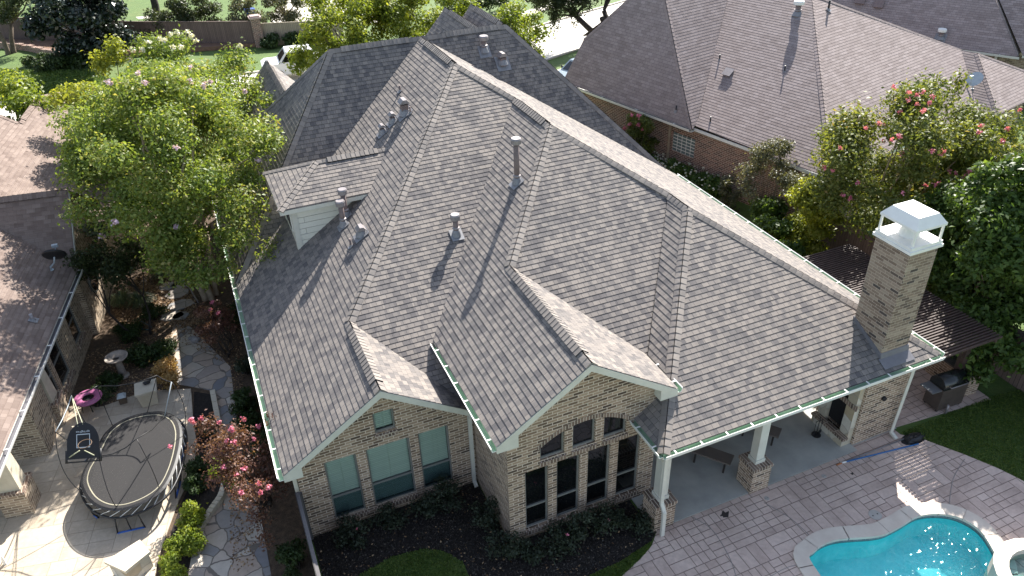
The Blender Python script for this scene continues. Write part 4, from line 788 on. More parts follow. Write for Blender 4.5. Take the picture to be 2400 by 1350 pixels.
shingles(mb, [R_(2.2, 11.9, 7.85), R_(2.2, 13.4, 7.85), R_(9, 13, 7.66), R_(7.3, 11.9, 7.8)], .15, .006)
rr_ = mb.build('roof', SHR, NR); mb = MB()
for a, b, x, y in ((R_(0, 0, 2.8), A1, nRW, nRS), (R_(-.18, 7.3, 2.8), R_(2.2, 11.9, 7.85), R2, nRD), (K1, A1, nRS, nRE), (R_(18.6, -.9, 2.8), K2, nRS2, nRE), (R_(11.9, -.9, 2.8), K2, nK, nRS2), (R_(.84, 16.1, 5.0), R_(2.2, 13.4, 7.85), nRD, nRN)): caps(mb, a, b, x, y, .13, .22, .008)
mb.build('hip_cap', SHRC, rr_)
mb = MB(); oW = R_(.32, 0, 0); vo = 0.
def rwall(u, v0, v1, z1, holes=()):
    m2 = MB(); wall(m2, (0, 0, 0), (1, 0, 0), [(v0, 0), (v1, 0), (v1, z1), (v0, z1)], holes, .08, (0, 1, 0))
    for fc in m2.f: mb.face([R_(u+m2.v[i].y, m2.v[i].x, m2.v[i].z) for i in fc])
gb0, gb1 = onp((1577, 312), UR, UR.dot(R_(.3, 0, 0))), onp((1625, 372), UR, UR.dot(R_(.3, 0, 0)))
gv = sorted(((gb0-OR).dot(VR), (gb1-OR).dot(VR))); GB = (gv[0], max(.35, gb1.z), gv[1], min(2.35, gb0.z+.1))
rwall(.3, .3, 16.5, 2.72, [GB]); mb.face([R_(.3, .3, 0), R_(18, .3, 0), R_(18, .3, 2.7), R_(.3, .3, 2.7)]); mb.face([R_(.3, 16.5, 0), R_(18, 16.5, 0), R_(18, 16.5, 2.7), R_(1.5, 16.5, 4.5), R_(.3, 16.5, 2.9)]); mb.build('brick_wall', BRR, NR)
mb = MB(); mb.obox(R_(.285, .3, 2.48), UR*.014, VR*16.2, V((0, 0, .2))); mb.build('soldier_course', BRS, NR)
gm = mplain('glass_block', (.2, .26, .26), .12, .2, 9, spec=.7); mb = MB(); nx, nz = 5, 6
for i in range(nx):
    for k in range(nz):
        a, b = (GB[2]-GB[0])/nx, (GB[3]-GB[1])/nz; mb.obox(R_(.34, GB[0]+a*i+.025, GB[1]+b*k+.025), UR*.06, VR*(a-.05), V((0, 0, b-.05)))
w_ = mb.build('glass_block_window', gm, NR); mb = MB(); mb.obox(R_(.36, GB[0], GB[1]), UR*.03, VR*(GB[2]-GB[0]), V((0, 0, GB[3]-GB[1]))); mb.build('grout', WHITE, w_)
mb = MB(); cornice(mb, R_(0, 0, 2.79), R_(.05, 7.4, 2.8), -UR, .16, .3); cornice(mb, R_(-.18, 7.32, 2.79), R_(-.18, 16.6, 2.79), -UR, .16, .4); cornice(mb, R_(0, 0, 2.79), R_(11.9, 0, 2.79), -VR, .16, .3); mb.build('trim_board', WHITE, NR)
gutter(NR, R_(-.18, 7.35, 2.8), R_(-.18, 16.6, 2.8), -UR, 2.5, LEADG); dsp = (onp((1570, 320), UR, UR.dot(R_(.28, 0, 0)))-OR).dot(VR); mb = MB(); mb.obox(R_(.2, dsp-.06, 0), UR*.08, VR*.12, V((0, 0, 2.6))); mb.build('downspout', PALEBARK, NR)
PRW, PRS, PRD = (nRW, nRW.dot(A1)), (nRS, nRS.dot(A1)), (nRD, nRD.dot(R_(2.2, 11.9, 7.85)))
for k, b, t, r, pl_ in (('round', (1868, 36), (1873, 8), .13, PRW), ('pipe', (1941, 24), (1947, 0), .05, PRS), ('pipe', (1686, 142), (1689, 128), .035, PRW), ('pipe', (1838, 170), (1841, 154), .035, PRW), ('pipe', (1664, 290), (1667, 274), .035, PRW), ('pipe', (1584, 262), (1584, 248), .03, PRD)): vent(k, b, t, pl_, NR, r, BLACK if k == 'pipe' else PIPEC, WHITE)
B = onp((1708, 174), *PRW); mb = MB(); t = V((-nRW.y, nRW.x, 0)).normalized(); u = nRW.cross(t); mb.obox(B-t*.2-u*.18+nRW*.03, t*.4, u*.36, nRW*.12); mb.obox(B-t*.24-u*.22+nRW*.15, t*.48, u*.44, nRW*.03); mb.build('box_vent', METAL, NR)
# far house, top right
P4 = G(2385, 133, 2.8); VF = V((-.49, .872, 0)); UF = V((.872, .49, 0)); F_ = lambda u, v, z: P4+UF*u+VF*v+V((0, 0, z-2.8)); NF = thing('dark_roof_house', 'distant brick house with dark grey roof at the top right', 'house', F_(5, 6, 0))
mb = MB(); nF1 = shingles(mb, [F_(0, 0, 2.8), F_(5.5, 5.5, 8.9), F_(5.5, 17, 8.9), F_(0, 22, 2.8)], .15, .006); nF2 = shingles(mb, [F_(0, 0, 2.8), F_(14, 0, 2.8), F_(8.5, 5.5, 8.9), F_(5.5, 5.5, 8.9)], .15, .006); shingles(mb, [F_(14, 0, 2.8), F_(14, 22, 2.8), F_(8.5, 17, 8.9), F_(8.5, 5.5, 8.9)], .15, .006); shingles(mb, [F_(0, 22, 2.8), F_(14, 22, 2.8), F_(8.5, 17, 8.9), F_(5.5, 17, 8.9)], .15, .006)
f3 = shingles(mb, [F_(.25, -3.5, 2.85), F_(.25, -.2, 2.85), F_(3.5, 3., 6.2), F_(3.5, -3.5, 6.2)], .15, .006); shingles(mb, [F_(8, -3.5, 2.85), F_(8, .5, 2.85), F_(3.5, 3., 6.2), F_(3.5, -3.5, 6.2)], .15, .006); mb.build('roof', SHR, NF); mb = MB()
for a, b in (((.4, .4), (.4, 21.6)), ((.4, 21.6), (13.6, 21.6)), ((13.6, 21.6), (13.6, .4)), ((13.6, .4), (.4, .4)), ((.6, .4), (.6, -3.3)), ((.6, -3.3), (7.6, -3.3))): mb.face([F_(*a, 0), F_(*b, 0), F_(*b, 2.75), F_(*a, 2.75)])
mb.face([F_(.6, -3.3, 2.75), F_(7.6, -3.3, 2.75), F_(3.5, -3.3, 6.1)])
mb.build('brick_wall', BRL, NF); gutter(NF, F_(0, -.1, 2.8), F_(0, 22, 2.8), -UF, 2.5, LEADG); gutter(NF, F_(.25, -3.5, 2.85), F_(.25, -.2, 2.85), -UF, 2.5, LEADG); mb = MB(); mb.obox(F_(.2, 1.0, 0), UF*.1, VF*.12, V((0, 0, 2.7))); mb.build('downspout', WHITE, NF)
PF = (nF1, nF1.dot(P4))
vent('round', (2203, 92), (2204, 72), PF, NF, .13, PIPEC, WHITE)
for b in ((2060, 12), (2017, 3)):
    B = onp(b, *PF); mb = MB(); t = V((-nF1.y, nF1.x, 0)).normalized(); u = nF1.cross(t); mb.obox(B-t*.25-u*.22+nF1*.02, t*.5, u*.44, nF1*.15); mb.obox(B-t*.3-u*.27+nF1*.17, t*.6, u*.54, nF1*.03); mb.build('box_vent', PIPEC, NF)
# ================================================================== trees and shrubs
def onell(uv, c, r, k=1.):
    """point where a sight line first touches a crown's outer shell"""
    d = ray(*uv); c = V(c); o = CAM-c; A = sum((d[i]/(r[i]*k))**2 for i in range(3)); B = sum(o[i]*d[i]/(r[i]*k)**2 for i in range(3)); Cc = sum((o[i]/(r[i]*k))**2 for i in range(3))-1
    q = B*B-A*Cc
    return CAM+d*((-B-math.sqrt(q))/A) if q > 0 else CAM+d*(-B/A)
z3 = lambda L, ox, oy: [(ox+x/3, oy+y/3) for x, y in L]
# lilac crepe myrtle over the side garden
SUNLIT = [G(*q) for q in ((400, 640), (398, 670), (402, 700), (405, 730), (408, 760), (412, 790), (415, 820), (420, 850), (425, 880), (440, 930), (460, 960), (60, 1240), (150, 1210), (220, 1270), (310, 1240), (100, 1310), (30, 1290), (400, 1180), (250, 1130))]
def unshade(cl):
    return [c for c in cl if not any(((V(c[:3])-p)-SUND*((V(c[:3])-p).dot(SUND))).length < c[3]*.85 for p in SUNLIT)]
c, r = (-9.4, 17.0, 6.0), (3.4, 4.5, 2.6)
cl = clumps(c, r, 125, (.5, 1.0), 11, -.9, .4)+clumps((-8.9, 21.6, 6.0), (2.6, 1.6, 1.7), 16, (.6, .95), 15, -.5, .3)+clumps((-12.0, 20, 5.4), (1.5, 2.2, 1.5), 12, (.55, .9), 16, -.6, .2)+clumps((-9.2, 15.2, 3.0), (2.0, 1.6, 1.2), 9, (.5, .8), 12, -.8, .2)+clumps((-9.0, 13.6, 3.7), (2.4, 1.3, 1.2), 12, (.5, .8), 17, -.8, .2)+[(-12.6, 15.6, 5.2, .7, .7, .5), (-5.9, 16.4, 6.0, .8, .7, .5), (-5.8, 18, 6.3, .7, .7, .45)]
cl = unshade(cl)+[(*G(u, v, z), k, k, k*.7) for u, v, z, k in ((600, 300, 5.6, .5), (572, 375, 5.2, .45), (540, 470, 4.2, .45), (622, 235, 6, .5), (640, 330, 5.8, .35), (560, 300, 6, .5), (520, 545, 3.3, .4))]; bl = [p for p in z3([(1340, 475), (1585, 440), (1475, 450), (1540, 455), (765, 580), (1020, 580), (1440, 590), (1480, 575), (1335, 570), (1720, 640), (1240, 1040), (1815, 1120), (970, 515), (1430, 605)], 0, 0)+[(238, 553), (270, 520), (415, 532)]]
tree('crepe_myrtle_tree', 'big multi stemmed crepe myrtle with lilac blossoms overhanging the grey roof edge', 'tree', (-9.6, 17.2, 0), cl, 84000, .14, L_CM, PALEBARK, .13, 21, 4, .5, nl=40, blooms=(bl, .11, 40, .08, F_LILAC))
c, r = (-8.5, 25.4, 5.3), (3.2, 2.9, 2.5); cl = clumps(c, r, 42, (.7, 1.05), 13, -.7, .4)
bl = [p for p in [(440, 75), (400, 80), (470, 65), (500, 65), (540, 80), (385, 95), (350, 100), (310, 115), (335, 115), (405, 110), (425, 110), (450, 85), (415, 75), (305, 140), (535, 85), (460, 95), (563, 107), (375, 90), (480, 100), (302, 85)]]
tree('crepe_myrtle_tree', 'crepe myrtle topped with white blossoms behind the lilac one', 'tree', (-8.9, 25.2, 0), cl, 30000, .15, L_CM, PALEBARK, .12, 22, 4, .45, nl=22, blooms=(bl, .13, 36, .1, F_WHITE))
cl = clumps((-11.7, 25.2, 4.9), (1.9, 2.4, 2.3), 20, (.55, .85), 14, -.6, .3)+[(-10.9, 26, 7.6, .5, .5, .7), (-11.6, 25.8, 7.2, .45, .45, .6)]
tree('yellow_leaf_tree', 'small tree with yellow green leaves left of the white blossoms', 'tree', (-11.6, 25.4, 0), cl, 16000, .17, L_YEL, BARK, .1, 23, 1, .4, nl=16)
# street trees behind the house
for i, (c, r, n, lab) in enumerate((((.6, 34.8, 4.5), (3.4, 2.8, 2.7), 22000, 'leafy light green street tree beside the white vehicle'), ((5.6, 35.6, 4.3), (3.6, 2.6, 3.), 21000, 'leafy street tree standing between two others behind the grey roof ridge'), ((10.6, 33.8, 3.5), (1.9, 1.8, 1.9), 7000, 'slim light green street tree right of the twin front gables'))):
    tree('pear_tree', lab, 'tree', (c[0], c[1], 0), clumps(c, r, 40 if i < 2 else 18, (.6, 1.), 30+i, -.8, .35), n, .2, L_PEAR, BARK, .11, 31+i, 1, .5, 'street trees behind the grey house', nl=18)
tree('oak_tree', 'spreading live oak with drooping twigs beside the pale street', 'tree', (21.5, 40.3, 0), [(19.2, 41, 3.2, 1.0, .9, .5), (17.6, 41.4, 3.2, .9, .8, .7), (16.6, 41.6, 3.6, .9, .8, .6), (20.4, 41.2, 3.9, 1., .9, .5), (18.6, 41.6, 4.2, 1.2, 1., .6), (22.5, 42, 5.5, 1.6, 1.4, .8), (17.2, 41.2, 2.3, .45, .4, .8), (18.7, 41.0, 2.5, .35, .3, .6), (24, 41, 5.8, 1.5, 1.4, .8), (16.2, 41.2, 3.9, .9, .8, .5), (17.9, 41.2, 3.6, .9, .8, .5), (15.6, 41.6, 4.3, .8, .7, .5)], 14000, .2, L_OAK, DBARK, .26, 41, 3, .55, nl=9, droop=.7, spread=.5)
m1 = thing('shrub', 'dark clipped hedge at the lawn edge beyond the front gables', 'hedge', (16.2, 53.5, 0)); foliage('crown', clumps((15.6, 53.4, 1.), (3.2, 1., 1.), 20, (.6, .9), 43, -1, 0), 6000, .22, L_BOX, m1, 43)
# far left yard
tree('magnolia_tree', 'large dark magnolia in front of the far wooden fence', 'tree', (-14.4, 54.6, 0), clumps((-14.2, 54.6, 3.2), (3.5, 2.6, 3.1), 42, (.7, 1.1), 51, -.95, .3), 15000, .34, L_DARK, DBARK, .2, 51, 1, .4, nl=12)
tree('oak_tree', 'open branched oak with leaning trunks at the top left corner', 'tree', (-20.6, 60.5, 0), clumps((-20.2, 60.5, 3.9), (3.4, 2.4, 1.7), 24, (.6, 1.), 52, -.7, .3), 8000, .22, L_OAK, BARK, .2, 52, 2, .55, nl=14)
tree('shade_tree', 'thick trunked tree on the sunny lawn beyond the far fence', 'tree', G(368, 46), clumps((-9.2, 66, 5.5), (4.2, 3., 2.2), 26, (.8, 1.2), 53, -.8, .3), 9000, .26, L_OAK, DBARK, .38, 53, 1, .5, nl=12)
for i, (x, y, z, rx, rz, m, n, lab) in enumerate(((-6.3, 57.5, 1.9, 2.4, 1.9, L_OAK, 9000, 'dense dark green tree rising behind the far fence'), (-2.9, 56.3, 1.6, 1.2, 1.5, L_OLIVE, 4000, 'pale feathery shrub behind the brick fence pillar'), (.2, 58, 1.8, 1.6, 1.7, L_OLIVE, 5000, 'grey green leafy tree right of the brick fence pillar'), (-9.5, 58, 1.3, 1.2, 1.2, L_OAK, 3500, 'small dark shrub just behind the far fence near the thick trunk'))):
    tree('garden_tree', lab, 'tree', (x, y, 0), clumps((x, y, z), (rx, 1.4, rz), 18, (.5, .85), 54+i, -.9, .2), n, .2, m, BARK, .1, 55+i, 1, .4, nl=8)
tree('round_tree', 'sunlit round green tree at the left edge behind the tan roof', 'tree', (-16.2, 30.5, 0), clumps((-16.1, 30.5, 4.3), (2.2, 2.2, 1.7), 22, (.6, .95), 61, -.9, .3), 12000, .2, L_PEAR, BARK, .12, 61, 1, .4, nl=12)
for i, (u, v, rr_, hh, lab) in enumerate(((90, 155, 1.1, .7, 'left end of the dark ground hugging hedge below the brick edging'), (120, 158, 1.2, .8, 'middle of the dark low hedge below the curved brick edging'), (155, 158, 1.2, .8, 'right part of the dark low hedge, next to the yellow tree'), (195, 155, 1.2, .8, 'right end of the dark low hedge behind the yellow leaf tree'))): bush('hedge_shrub', lab, 'hedge', G(u, v), rr_, hh, 2600, .2, L_BOX, 70+i, 'low hedge by the far lawn')
bush('hedge_shrub', 'dark rounded hedge at the foot of the tan fence', 'hedge', (-1.9, 52.0, 0), .9, 1.1, 2500, .2, L_BOX, 75); bush('hedge_shrub', 'dark hedge half hidden by the street tree beside the tan fence', 'hedge', (-.3, 51.4, 0), .9, 1.1, 2500, .2, L_BOX, 76)
# right side yard
c, r = (15.3, 7.4, 4.4), (3.7, 2.8, 2.6); cl = clumps(c, r, 58, (.7, 1.1), 81, -.85, .4)+[(17.6, 8.2, 6.9, .35, .35, .6), (16.6, 8.4, 6.9, .3, .3, .5), (12.1, 7.6, 4.2, .6, .6, .5), (17.8, 7.2, 5.6, .9, .9, .7), (17.2, 5.8, 5.0, .9, .9, .7), (19.2, 7, 5.2, 1, 1, .8), (18.6, 5.6, 4.6, 1.1, 1, .9)]
pk = [(2095, 203), (2130, 215), (2150, 223), (2164, 215), (2185, 225), (2130, 235), (2150, 245), (2108, 262), (2165, 260), (2180, 240), (2060, 290), (2070, 292), (2030, 300), (2107, 318), (2090, 328), (2072, 330), (2210, 355), (2205, 360), (1933, 392), (1952, 398), (1975, 457), (1992, 465), (2010, 428), (2300, 293), (2360, 302), (2330, 205), (2390, 258), (2295, 310), (2225, 400), (2190, 433), (2200, 430), (2170, 434), (2270, 403), (2115, 360), (2185, 354), (1970, 345), (2240, 405), (2260, 412), (2350, 330), (2115, 452)]
tree('crepe_myrtle_tree', 'wide crepe myrtle dotted with pink blossoms by the brown roof', 'tree', (15.2, 8.6, 0), cl, 54000, .15, L_RC, PALEBARK, .11, 82, 5, .4, nl=34, blooms=(pk, .1, 20, .08, F_PINK))
tree('shade_tree', 'broad leaved dark green tree at the right edge above the lawn', 'tree', (14.8, 2.8, 0), clumps((15., 2.5, 3.1), (2.9, 3.2, 2.7), 64, (.6, .95), 83, -.9, .4)+clumps((13.7, 2.3, 4.5), (1.6, 2.1, 1.3), 18, (.55, .85), 89, -.9, .1)+[(*(G(u, v)+SUND*t), k, k, k*.7) for u, v, t, k in ((2245, 1180, 10, .5), (2280, 1195, 10, .5), (2330, 1225, 10.5, .6), (2385, 1260, 11, .6), (2385, 1200, 10, .6), (2215, 1165, 9.5, .4), (2300, 1150, 9, .5), (2350, 1180, 10, .5))]+clumps((13.7, 2.2, 1.5), (1., 2.6, 1.4), 20, (.5, .8), 90, -.9, .1)+clumps((12.1, .9, 1.6), (.9, 1.3, 1.2), 10, (.4, .6), 84, -.9, .2), 64000, .19, L_MAP, BARK, .14, 84, 2, .3, nl=26)  # clumps placed along sun rays are added to the crown to dapple the deck
bush('tall_shrub', 'tall yellow green shrub left of the pink crepe myrtle', 'shrub', (13.0, 9.3, 0), 1.1, 3.6, 8000, .15, L_YEL, 85, k=20)
for i, (p, rr_, hh, lab) in enumerate((((12.0, 10.2, 0), 1.05, 1.7, 'bright green leafy shrub under the pink crepe myrtle, nearest the house gutter'), ((12.9, 11.6, 0), 1., 1.6, 'bright green leafy shrub against the red brick wall'), ((11.4, 8.6, 0), .9, 1.4, 'green leafy shrub beside the corner of the dark pergola'))): bush('leafy_shrub', lab, 'shrub', p, rr_, hh, 6000, .17, L_MAP, 90+i)
p = R_(-.9, 2.1, 0); tree('crepe_myrtle_shrub', 'airy grey green crepe myrtle with one flower by the brown eave', 'shrub', p, clumps((p.x, p.y, 2.5), (1.3, 1.2, 1.5), 26, (.3, .55), 94, -.8, .2), 7500, .11, L_OLIVE, BARK, .045, 94, 4, .3, nl=18, spread=.12)
p = R_(-.8, 10.1, 0); c, r = (p.x, p.y, 1.7), (1., 1., 1.1); tree('crepe_myrtle_shrub', 'young crepe myrtle with pink flowers against the red brick wall', 'shrub', p, clumps(c, r, 18, (.3, .5), 95, -.8, .2), 5000, .13, L_RC, BARK, .04, 95, 3, .3, nl=12, blooms=([q for q in ((1480, 270), (1497, 272), (1477, 290), (1497, 292), (1507, 303), (1465, 300))], .12, 30, .1, F_PINK), spread=.1)
p = R_(-.9, 4.0, 0); tree('twiggy_shrub', 'dark sparse twiggy shrub on the red brick wall', 'shrub', p, clumps((p.x, p.y, 1.2), (.7, .6, .8), 12, (.2, .35), 96, -.9, 0), 1500, .1, L_OLIVE, DBARK, .03, 96, 5, .3, nl=12, spread=.15)
for i, v in enumerate((8.9, 8.0, 7.1, 6.2, 5.3)):
    p = R_(-.62, v, 0); rr2 = random.Random(i); bl = [(p.x+rr2.uniform(-.6, .6), p.y+rr2.uniform(-.6, .6), rr2.uniform(.75, 1.1)) for _ in range(26)]
    bush('flowering_shrub', ['first white flowered hedge shrub from the far end', 'white flowered hedge shrub below the glass block window', 'white flowered hedge shrub in the middle of the row', 'white flowered hedge shrub fourth along the brick wall', 'white flowered hedge shrub nearest the twiggy shrub'][i], 'shrub', p, .75, 1.05, 3400, .15, L_MAP, 100+i, 'white flowering hedge', blooms=(bl, .05, 6, .08, F_WHITE))
# side garden
c, r = (-9.05, 5.3, 2.1), (1.15, 1.7, 1.0); cl = clumps(c, r, 30, (.28, .5), 110, -.7, .2)+[(-10.5, 6.6, 1.7, .35, .3, .2), (-8.75, 4.6, 1.6, .5, .5, .6), (-9.3, 3.9, 1.2, .35, .35, .45), (-9.3, 3.4, .9, .25, .25, .35), (-10.1, 6.9, 2.1, .4, .4, .3)]
tree('burgundy_crepe_myrtle', 'burgundy leaved crepe myrtle with pink blossoms beside the white gutter', 'shrub', (-9.1, 5.4, 0), cl, 9000, .085, L_RED, DBARK, .045, 111, 4, .3, nl=24, spread=.12, blooms=([p for p in z3([(1335, 255), (1410, 240), (1360, 270), (1540, 270), (1620, 315), (1630, 325), (1710, 250), (1820, 300), (1785, 385), (1650, 410), (1595, 400), (1565, 585), (1690, 765), (1830, 760), (1820, 700), (1890, 725), (1715, 590), (1660, 635), (1195, 440), (1350, 250)], 0, 900)], .075, 30, .06, F_PINK))
bush('yellow_shrub', 'yellow green shrub growing through the burgundy crepe myrtle', 'shrub', (-9.9, 6.2, 0), .5, 1.9, 2200, .09, L_LIME, 112)
c, r = (-9.55, 12.6, 1.6), (.75, .8, .7); tree('burgundy_crepe_myrtle', 'small burgundy crepe myrtle with few pink flowers near the stepping stones', 'shrub', (-9.4, 12.9, 0), clumps(c, r, 16, (.18, .32), 113, -.8, .1), 2800, .085, L_RED, DBARK, .03, 113, 3, .3, nl=12, spread=.1, blooms=([p for p in ((497, 708), (492, 725), (512, 733))], .08, 30, .06, F_PINK))
for i, (p, rr_, hh, n, m, lab) in enumerate((
    ((-9.15, 9.7, 0), .55, .75, 2600, L_BOX, 'clipped dark boxwood ball under the gutter, farthest of three'), ((-9.05, 8.6, 0), .55, .75, 2600, L_BOX, 'clipped dark boxwood ball under the gutter, middle of three'), ((-8.95, 7.5, 0), .55, .75, 2600, L_BOX, 'clipped dark boxwood ball under the gutter, nearest of three'),
    ((-10.35, 9.0, 0), .38, .7, 1500, L_OLIVE, 'brown tipped shrub inside the end of the curved stone edging'), ((-10.65, 7.3, 0), .45, .6, 1800, L_BOX, 'green shrub on the patio edge below the burgundy leaves'), ((-10.9, 6.7, 0), .42, .55, 1700, L_BOX, 'green shrub bordering the pale patio in front of the mulch'),
    ((-11.05, 5.55, 0), .5, .62, 2600, L_LIME, 'bright lime shrub with tan tips, farthest of three by the patio'), ((-11.3, 4.7, 0), .48, .58, 2600, L_LIME, 'bright lime rounded shrub, middle of three along the patio'), ((-11.6, 3.9, 0), .5, .6, 2600, L_LIME, 'bright lime shrub cut by the bottom edge of the picture'),
    ((-11.7, 16.5, 0), .55, .65, 2200, L_BOX, 'dark green mound of leaves beside the stepping stones'), ((-12.5, 15.6, 0), .6, .55, 2200, L_BOX, 'dark low shrub near the sand coloured brick wall'), ((-12.2, 13.9, 0), .6, .6, 2600, L_BOX, 'clipped low hedge behind the birdbath, left half'), ((-11.5, 13.8, 0), .55, .6, 2400, L_BOX, 'clipped low hedge behind the birdbath, right half'),
    ((-13.2, 12.9, 0), .5, .5, 1800, L_BOX, 'dark leafy clump between the wall and the birdbath'), ((-13.5, 12.1, 0), .45, .45, 1500, L_BOX, 'dark leafy clump behind the pink ring'), ((-11.35, 12.6, 0), .5, .75, 2600, L_DRY, 'golden dry ornamental shrub next to the stone pedestal'), ((-11.3, 12.0, 0), .42, .6, 2000, L_DRY, 'golden dry grass clump nearest the patio corner'),
    ((-8.75, 3.0, 0), .45, .9, 1500, L_BOX, 'low green shrub in the shade beside the grey fence'), ((-8.9, 2.2, 0), .5, .8, 1500, L_BOX, 'thin green shrub at the bottom beside the grey fence'), ((-8.8, 11.5, 0), .5, .8, 1600, L_ROSE, 'dark shrub in the narrow shaded bed under the gutter'), ((-8.9, 14.6, 0), .6, .9, 2000, L_BOX, 'dark shrub at the foot of the pale crepe myrtle stems'))):
    bush('garden_shrub', lab, 'shrub', p, rr_, hh, n, .085, m, 120+i)
def strap(name, lab, p, r, n, m, seed):
    o = thing(name, lab, 'plant', p); rs = np.random.RandomState(seed); mb = []
    a = rs.uniform(0, TAU, n); L = r*rs.uniform(.7, 1.2, n); b = np.array(p)
    for k in range(n):
        d = np.array([math.cos(a[k]), math.sin(a[k]), 0]); s = np.array([-d[1], d[0], 0])*.014; h = L[k]*rs.uniform(.5, .9); p1 = b+d*L[k]*.45+[0, 0, h]; p2 = b+d*L[k]+[0, 0, h*.55]
        mb += [[b-s, b+s, p1+s, p1-s], [p1-s, p1+s, p2+s*.3, p2-s*.3]]
    mesh_quads('leaves', np.array(mb), rs.uniform(0, 1, 2*n), m, o)
for i, (p, lab) in enumerate((((-12.75, 18.1, 0), 'pale strappy leaved clump against the brick wall corner'), ((-12.1, 17.7, 0), 'grey strappy leaved clump right of a similar one'), ((-11.3, 19.6, 0), 'strappy leaved clump in the leaf litter under the crepe myrtle'))): strap('liriope_clump', lab, p, .55, 170, L_STRAP, 140+i)
tree('thin_stemmed_tree', 'dark bushy small tree against the neighbouring brick wall', 'tree', (-12.0, 15.3, 0), clumps((-12.5, 16.6, 3.0), (1.1, 1.2, 1.1), 20, (.4, .65), 150, -.8, .2), 7000, .12, L_OAK, DBARK, .05, 150, 2, .4, nl=12)
# rose bushes below the windows
RB = [(-7.2, 3.2), (-6.2, 3.2), (-5.2, 3.2), (-4.5, 3.25), (-3.85, 2.2), (-3.8, 1.2), (-3.1, .75), (-2.4, .8), (-1.8, .75), (-1.2, .8), (-.6, .75), (-.1, .55)]
LR = ['far left beneath the small shaded window', 'second from the left beneath the blinds', 'beneath the middle blind covered window', 'beside the white downspout in the corner', 'in the corner between the two gable walls', 'by the side wall of the taller gable', 'at the corner of the taller gable', 'beneath the first tall dark window', 'between the first and second dark windows', 'beneath the third tall dark window', 'beneath the last tall dark window', 'next to the brick pier of the porch']
for i, (x, y) in enumerate(RB): bush('rose_bush', 'straggly dark rose bush '+LR[i], 'shrub', (x, y, 0), .5+.1*math.sin(i*3), .75+.25*math.sin(i*5), 1100, .075, L_ROSE, 160+i, 'rose bushes under the windows', k=11, blooms=([(x+.1, y-.3, .7)], .05, 8, .05, F_PINK) if i in (0, 7, 9) else None)
# loose ground stuff
def scatter(name, poly, n, size, m, z, seed, up=1.):
    rs = np.random.RandomState(seed); P = np.array([(p[0], p[1]) for p in poly]); lo, hi = P.min(0), P.max(0); pts = np.empty((0, 2))
    while len(pts) < n:
        q = rs.uniform(lo, hi, (n, 2)); ins = np.zeros(n, bool); j = len(P)-1
        for i in range(len(P)):
            with np.errstate(divide='ignore', invalid='ignore'): ins ^= ((P[i, 1] > q[:, 1]) != (P[j, 1] > q[:, 1])) & (q[:, 0] < (P[j, 0]-P[i, 0])*(q[:, 1]-P[i, 1])/(P[j, 1]-P[i, 1])+P[i, 0])
            j = i
        pts = np.vstack([pts, q[ins]])
    p = np.c_[pts[:n], z+rs.uniform(0, .02, n)]; N = rs.normal(size=(n, 3))*.4; N[:, 2] += up; N /= np.linalg.norm(N, axis=1)[:, None]; T = np.cross(N, rs.normal(size=(n, 3))); T /= np.linalg.norm(T, axis=1)[:, None]; B = np.cross(N, T); s = size*rs.uniform(.5, 1.4, n)[:, None]
    return mesh_quads(name, np.stack([p-T*s*.5, p-B*s*.28, p+T*s*.5, p+B*s*.28], 1), rs.uniform(0, 1, n), m, None, True)
tag(scatter('fallen_leaves', gp([(330, 640), (440, 620), (470, 760), (430, 770), (395, 770), (300, 790), (260, 720)]), 9000, .085, LEAFCHIP, .012, 1), 'brown fallen leaves covering the garden path', 'leaves')
tag(scatter('fallen_leaves', gp([(200, 830), (560, 700), (600, 1340), (540, 1340), (540, 860), (420, 800), (380, 930), (220, 950)]), 4500, .07, LEAFCHIP, .012, 2), 'scattered dry leaves on the shaded garden soil', 'leaves')
tag(scatter('mulch_chips', bedR, 16000, .05, CHIP, .012, 3), 'dark bark mulch chips under the windows', 'mulch')
tag(scatter('fallen_leaves', bedR, 420, .06, LEAFCHIP, .03, 9), 'sparse dry leaves fallen on the dark mulch bed', 'leaves')
def blades(poly, n, h, seed, lab):
    rs = np.random.RandomState(seed); o = scatter('grass', poly, n, h, GBLADE, .03, seed, .15); tag(o, lab, 'grass')
blades([V((8.8, .2, 0)), V((12.4, .2, 0)), V((14, 0, 0)), V((14, -6, 0)), V((11.2, -6, 0))]+lawnR[::-1], 45000, .05, 5, 'short dark green lawn right of the pool deck')
blades(gp([(1100, 1352), (1085, 1318), (1040, 1292), (990, 1288), (920, 1305), (840, 1350)])+[V((-6, -1.5, 0)), V((-3, -2, 0))], 16000, .05, 6, 'round patch of lawn at the bottom middle')
blades(gp([(1440, 1368), (1500, 1312), (1524, 1284), (1525, 1272), (1455, 1318), (1380, 1352)]), 6000, .05, 7, 'thin strip of lawn between mulch and pool deck')
blades(gp([(75, 235), (0, 250), (0, 160), (70, 165), (210, 165), (300, 200)]), 9000, .16, 8, 'shaded lawn beyond the tan roof')
